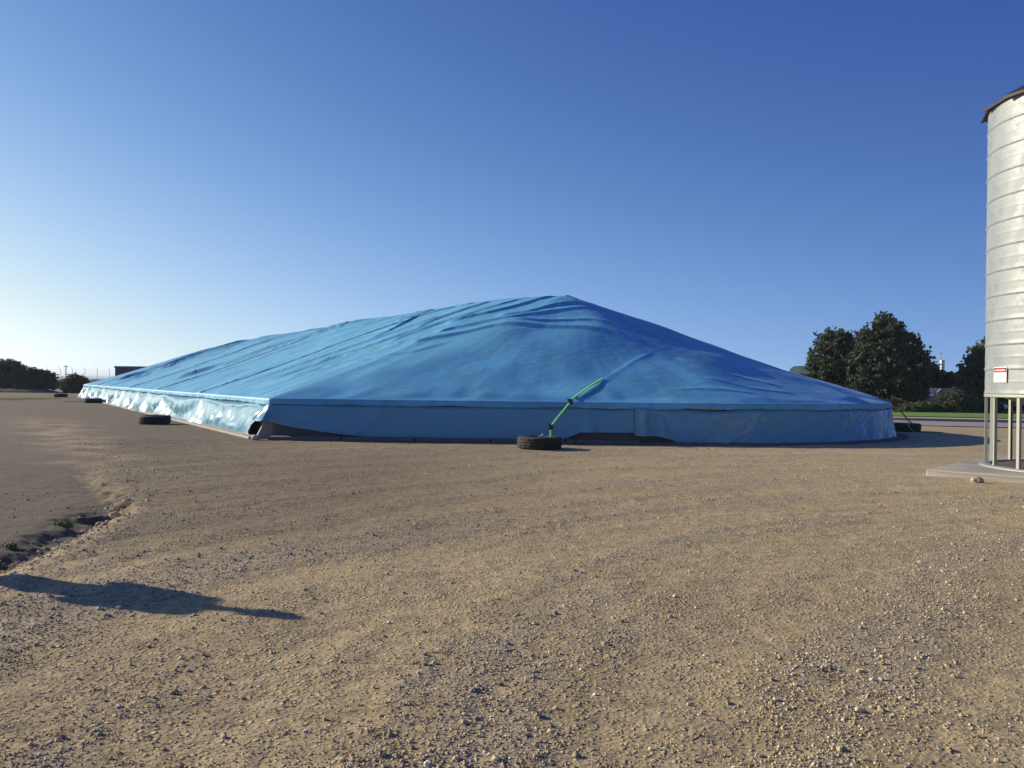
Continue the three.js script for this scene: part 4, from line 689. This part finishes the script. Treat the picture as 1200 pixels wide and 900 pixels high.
{ // tall wire fence far off on the left
  const d = 128, fc = thing('wire_fence', 'distant tall wire fence with thin posts left of the heap', 'fence', [at(60, d), 0, d]), post = merge([new THREE.CylinderGeometry(0.03, 0.03, 3.1, 6).translate(0, 1.55, 0), new THREE.BoxGeometry(0.03, 0.5, 0.03).rotateZ(0.7).translate(-0.17, 3.25, 0)]);
  const x0 = -22; for (let k = 0; k < 26; k++) { const m = mesh('post', post, std(0.3, 0.3, 0.3, 0.7), fc); m.position.set(x0 + k * 1.95, 0, 0); }
  for (let k = 0; k < 9; k++) { const w = mesh('wire', new THREE.CylinderGeometry(0.009, 0.009, 49, 4).rotateZ(Math.PI / 2), M.galvLeg, fc); w.position.set(x0 + 24.4, 0.3 + k * 0.34, 0.05); }
  const pp = thing('power_pole', 'thin pole with a crossarm rising above the far fence', 'pole', [at(77, 150), 0, 150]); mesh('pole', new THREE.CylinderGeometry(0.08, 0.11, 4.1, 8).translate(0, 2.05, 0), std(0.25, 0.22, 0.2, 0.9), pp); mesh('crossarm', new THREE.BoxGeometry(0.9, 0.1, 0.1).translate(0, 3.9, 0), std(0.25, 0.22, 0.2, 0.9), pp);
  const b = thing('flat_roof_shed', 'dark box shaped shed with a blue fascia beyond the far end of the heap', 'shed', [at(134.5, 112), 0, 112]);
  mesh('wall', box(12, 3.2, 8, 6, 1.6, -4, 0.02), std(0.09, 0.085, 0.10, 0.8), b); mesh('fascia', merge([box(12.1, 0.28, 0.08, 6, 3.3, 0.05, 0.01), box(0.08, 0.28, 8.1, -0.05, 3.3, -4, 0.01)]), std(0.08, 0.12, 0.34, 0.6), b); mesh('roof', box(12.06, 0.1, 8.06, 6, 3.25, -4, 0.01), std(0.12, 0.12, 0.14, 0.7), b);
}
{ // yellowed grass patches
  const r = rng(91), list = []; for (let k = 0; k < 700; k++) { const a = r() * 6.28, q = Math.sqrt(r()), big = r() < 0.75, x = big ? at(28, 62) + Math.cos(a) * q * 2.4 : -30.2 + Math.cos(a) * q * 0.8, d = big ? 62 + Math.sin(a) * q * 5 : 56.2 + Math.sin(a) * q * 0.8; list.push({ x, d, y: 0.0, a: r() * 6, r: 0.06 + 0.07 * r(), c: [0.55 + 0.15 * r(), 0.48 + 0.1 * r(), 0.14] }); }
  const pos = [], idx = []; for (let k = 0; k < 7; k++) { const a = k * 0.9, o = pos.length / 3; pos.push(Math.cos(a) * 0.3, 0, Math.sin(a) * 0.3, Math.cos(a + 0.3) * 0.4, 0, Math.sin(a + 0.3) * 0.4, Math.cos(a) * 0.9, 0.8, Math.sin(a) * 0.9); idx.push(o, o + 1, o + 2); }
  scatter('dry_grass', 'thin yellowed grass growing in the yard on the left', list, geo(pos, idx), std(1, 1, 1, 1));
}

scene.fog = new THREE.FogExp2(new THREE.Color().setRGB(0.8, 0.9, 1.0), 0.0003);

// ---------------------------------------------------------------- person standing just off the left edge, whose shadow falls across the gravel
{
  const P = thing('person', 'standing person off the left edge whose long shadow lies across the gravel', 'person', [-5.75, 0, 7.0]);
  P.position.y = groundY(-5.75, 7.0);
  P.rotation.y = 1.3;                                                         // facing away from the sun; own axes: z forward, x to the person's left
  const lerp3 = (a, b, t) => a.map((v, k) => mix(v, b[k], t));
  function field(bones, cell, pad, k) { // smooth union of tapered capsules, meshed on a cubic grid
    let lo = [1e9, 1e9, 1e9], hi = [-1e9, -1e9, -1e9]; for (const [a, b, ra, rb] of bones) for (const [p, r] of [[a, ra], [b, rb]]) p.forEach((v, q) => { lo[q] = Math.min(lo[q], v - r - pad); hi[q] = Math.max(hi[q], v + r + pad); });
    const size = Math.max(...hi.map((v, q) => v - lo[q])), res = Math.ceil(size / cell), c = lo.map((v, q) => (v + hi[q]) / 2), half = size / 2;
    const mc = new MarchingCubes(res, new THREE.MeshBasicMaterial(), false, false, 400000); mc.isolation = 0;
    const f = mc.field; for (let z = 0; z < res; z++) for (let y = 0; y < res; y++) for (let x = 0; x < res; x++) {
      const p = [x, y, z].map((v, q) => c[q] + ((v - res / 2) / (res / 2)) * half); let acc = 1e3;
      for (const [a, b, ra, rb, fl] of bones) {
        const ab = b.map((v, q) => v - a[q]), l2 = ab[0] ** 2 + ab[1] ** 2 + ab[2] ** 2 || 1e-9, t = clamp(((p[0] - a[0]) * ab[0] + (p[1] - a[1]) * ab[1] + (p[2] - a[2]) * ab[2]) / l2);
        const dz = (p[2] - a[2] - ab[2] * t) * (fl ?? 1), q = Math.hypot(p[0] - a[0] - ab[0] * t, p[1] - a[1] - ab[1] * t, dz) - mix(ra, rb, t);
        const h = clamp(0.5 + 0.5 * (acc - q) / k); acc = mix(acc, q, h) - k * h * (1 - h);
      }
      f[z * res * res + y * res + x] = -acc;
    }
    mc.update(); const n = mc.count, g = new THREE.BufferGeometry(); const pos = new Float32Array(n * 3), nor = new Float32Array(n * 3);
    for (let i = 0; i < n; i++) for (let q = 0; q < 3; q++) { pos[i * 3 + q] = c[q] + mc.positionArray[i * 3 + q] * half; nor[i * 3 + q] = mc.normalArray[i * 3 + q]; }
    g.setAttribute('position', new THREE.BufferAttribute(pos, 3)); g.setAttribute('normal', new THREE.BufferAttribute(nor, 3));
    return g;
  }
  const J = { hip: [0, 0.93, 0], waist: [0, 1.08, 0.01], chest: [0, 1.3, 0.0], neck: [0, 1.47, -0.01], head: [0, 1.6, 0.02] };
  const arm = (s) => ({ sh: [0.185 * s, 1.40, -0.01], el: [0.245 * s, 1.14, -0.02], wr: [0.135 * s, 1.10, 0.19] });
  const leg = (s) => ({ hp: [0.09 * s, 0.9, 0], kn: [0.085 * s, 0.49, 0.02], an: [0.078 * s, 0.09, -0.02], toe: [0.1 * s, 0.045, 0.14] });
  const L = [arm(1), arm(-1)], K = [leg(1), leg(-1)];
  const body = [[J.hip, J.waist, 0.125, 0.115, 1.25], [J.waist, J.chest, 0.115, 0.135, 1.3], [[-0.1, 1.38, 0], [0.1, 1.38, 0], 0.085, 0.085, 1.1], [J.chest, J.neck, 0.09, 0.052], [J.neck, [0, 1.54, 0], 0.05, 0.052],
    ...L.flatMap((a) => [[a.sh, a.el, 0.052, 0.04], [a.el, a.wr, 0.04, 0.026]]), ...K.flatMap((a) => [[a.hp, a.kn, 0.085, 0.055], [a.kn, lerp3(a.kn, a.an, 0.35), 0.055, 0.056], [lerp3(a.kn, a.an, 0.35), a.an, 0.056, 0.036], [a.an, a.toe, 0.04, 0.03]])];
  const head = [[[0, 1.655, -0.01], [0, 1.64, 0.01], 0.082, 0.078], [[0, 1.6, 0.03], [0, 1.56, 0.05], 0.06, 0.038], [[0, 1.60, 0.098], [0, 1.63, 0.088], 0.013, 0.008], [[-0.022, 1.578, 0.086], [0.022, 1.578, 0.086], 0.009, 0.009], [[0.083, 1.625, -0.005], [0.085, 1.595, 0], 0.014, 0.01], [[-0.083, 1.625, -0.005], [-0.085, 1.595, 0], 0.014, 0.01], [[-0.035, 1.655, 0.075], [0.035, 1.655, 0.075], 0.014, 0.014], [[0, 1.54, 0], [0, 1.5, -0.005], 0.05, 0.05]];
  const hands = L.map((a, i) => { const s = i ? -1 : 1, w = a.wr, dir = (f, o) => [w[0] + s * (-0.05 * f) + 0, w[1] - 0.035 * f + o * 0.024, w[2] + 0.065 * f - o * 0.005]; const out = [[w, dir(1, 0.4), 0.022, 0.024, 1], [w, dir(1, -0.8), 0.02, 0.02]]; [1.2, 0.45, -0.3, -1.05].forEach((o, k) => { const l = [0.9, 1.05, 1, 0.8][k], b = dir(1.0, o), m = dir(1 + 0.55 * l, o * 1.05), e = dir(1 + l, o * 1.08); m[2] += 0.006; e[2] -= 0.008; out.push([b, m, 0.0095, 0.0088], [m, e, 0.0088, 0.0075]); }); const t0 = dir(0.35, 1.1), t1 = dir(0.6, 2.4), t2 = dir(1.0, 2.9); out.push([t0, t1, 0.012, 0.0105], [t1, t2, 0.0105, 0.009]); return out; });
  const skin = std(0.42, 0.25, 0.17, 0.6);
  mesh('body', mergeGeometries([field(body, 0.016, 0.03, 0.045), field(head, 0.005, 0.012, 0.018), ...hands.map((h) => field(h, 0.0034, 0.006, 0.006))]), skin, P);
  const shirt = [[[0, 0.92, 0], J.waist, 0.178, 0.168, 1.5], [J.waist, J.chest, 0.168, 0.168, 1.45], [[-0.11, 1.385, 0], [0.11, 1.385, 0], 0.096, 0.096, 1.1], [[0, 1.4, 0], [0, 1.455, -0.01], 0.08, 0.062], ...L.flatMap((a) => [[a.sh, a.el, 0.07, 0.058], [a.el, lerp3(a.el, a.wr, 0.72), 0.056, 0.042]])];
  mesh('shirt', field(shirt, 0.016, 0.03, 0.04), std(0.1, 0.16, 0.32, 0.9), P);
  const trousers = [[[0, 0.88, 0], [0, 0.99, 0.005], 0.138, 0.14, 1.25], ...K.flatMap((a) => [[a.hp, a.kn, 0.104, 0.076], [a.kn, lerp3(a.kn, a.an, 0.93), 0.074, 0.066]])];
  mesh('trousers', field(trousers, 0.016, 0.03, 0.035), std(0.08, 0.085, 0.1, 0.9), P);
  for (const a of K) mesh('boot', field([[lerp3(a.kn, a.an, 0.82), a.an, 0.058, 0.052], [[a.an[0], 0.05, -0.055], a.toe, 0.045, 0.042], [[a.an[0], 0.03, -0.05], [a.toe[0], 0.03, 0.16], 0.036, 0.036]], 0.009, 0.02, 0.02), std(0.07, 0.045, 0.03, 0.7), P);
  mesh('hair', field([[[0, 1.675, -0.03], [0, 1.69, 0.01], 0.083, 0.074], [[0, 1.63, -0.045], [0, 1.58, -0.045], 0.06, 0.045], [[0.06, 1.66, -0.02], [-0.06, 1.66, -0.02], 0.04, 0.04]], 0.007, 0.015, 0.02), std(0.05, 0.035, 0.025, 0.8), P);
  for (const s of [-1, 1]) mesh('eye', new THREE.SphereGeometry(0.0115, 12, 10).translate(0.031 * s, 1.632, 0.077), std(0.75, 0.73, 0.7, 0.2), P);
}

renderer.render(scene, camera);
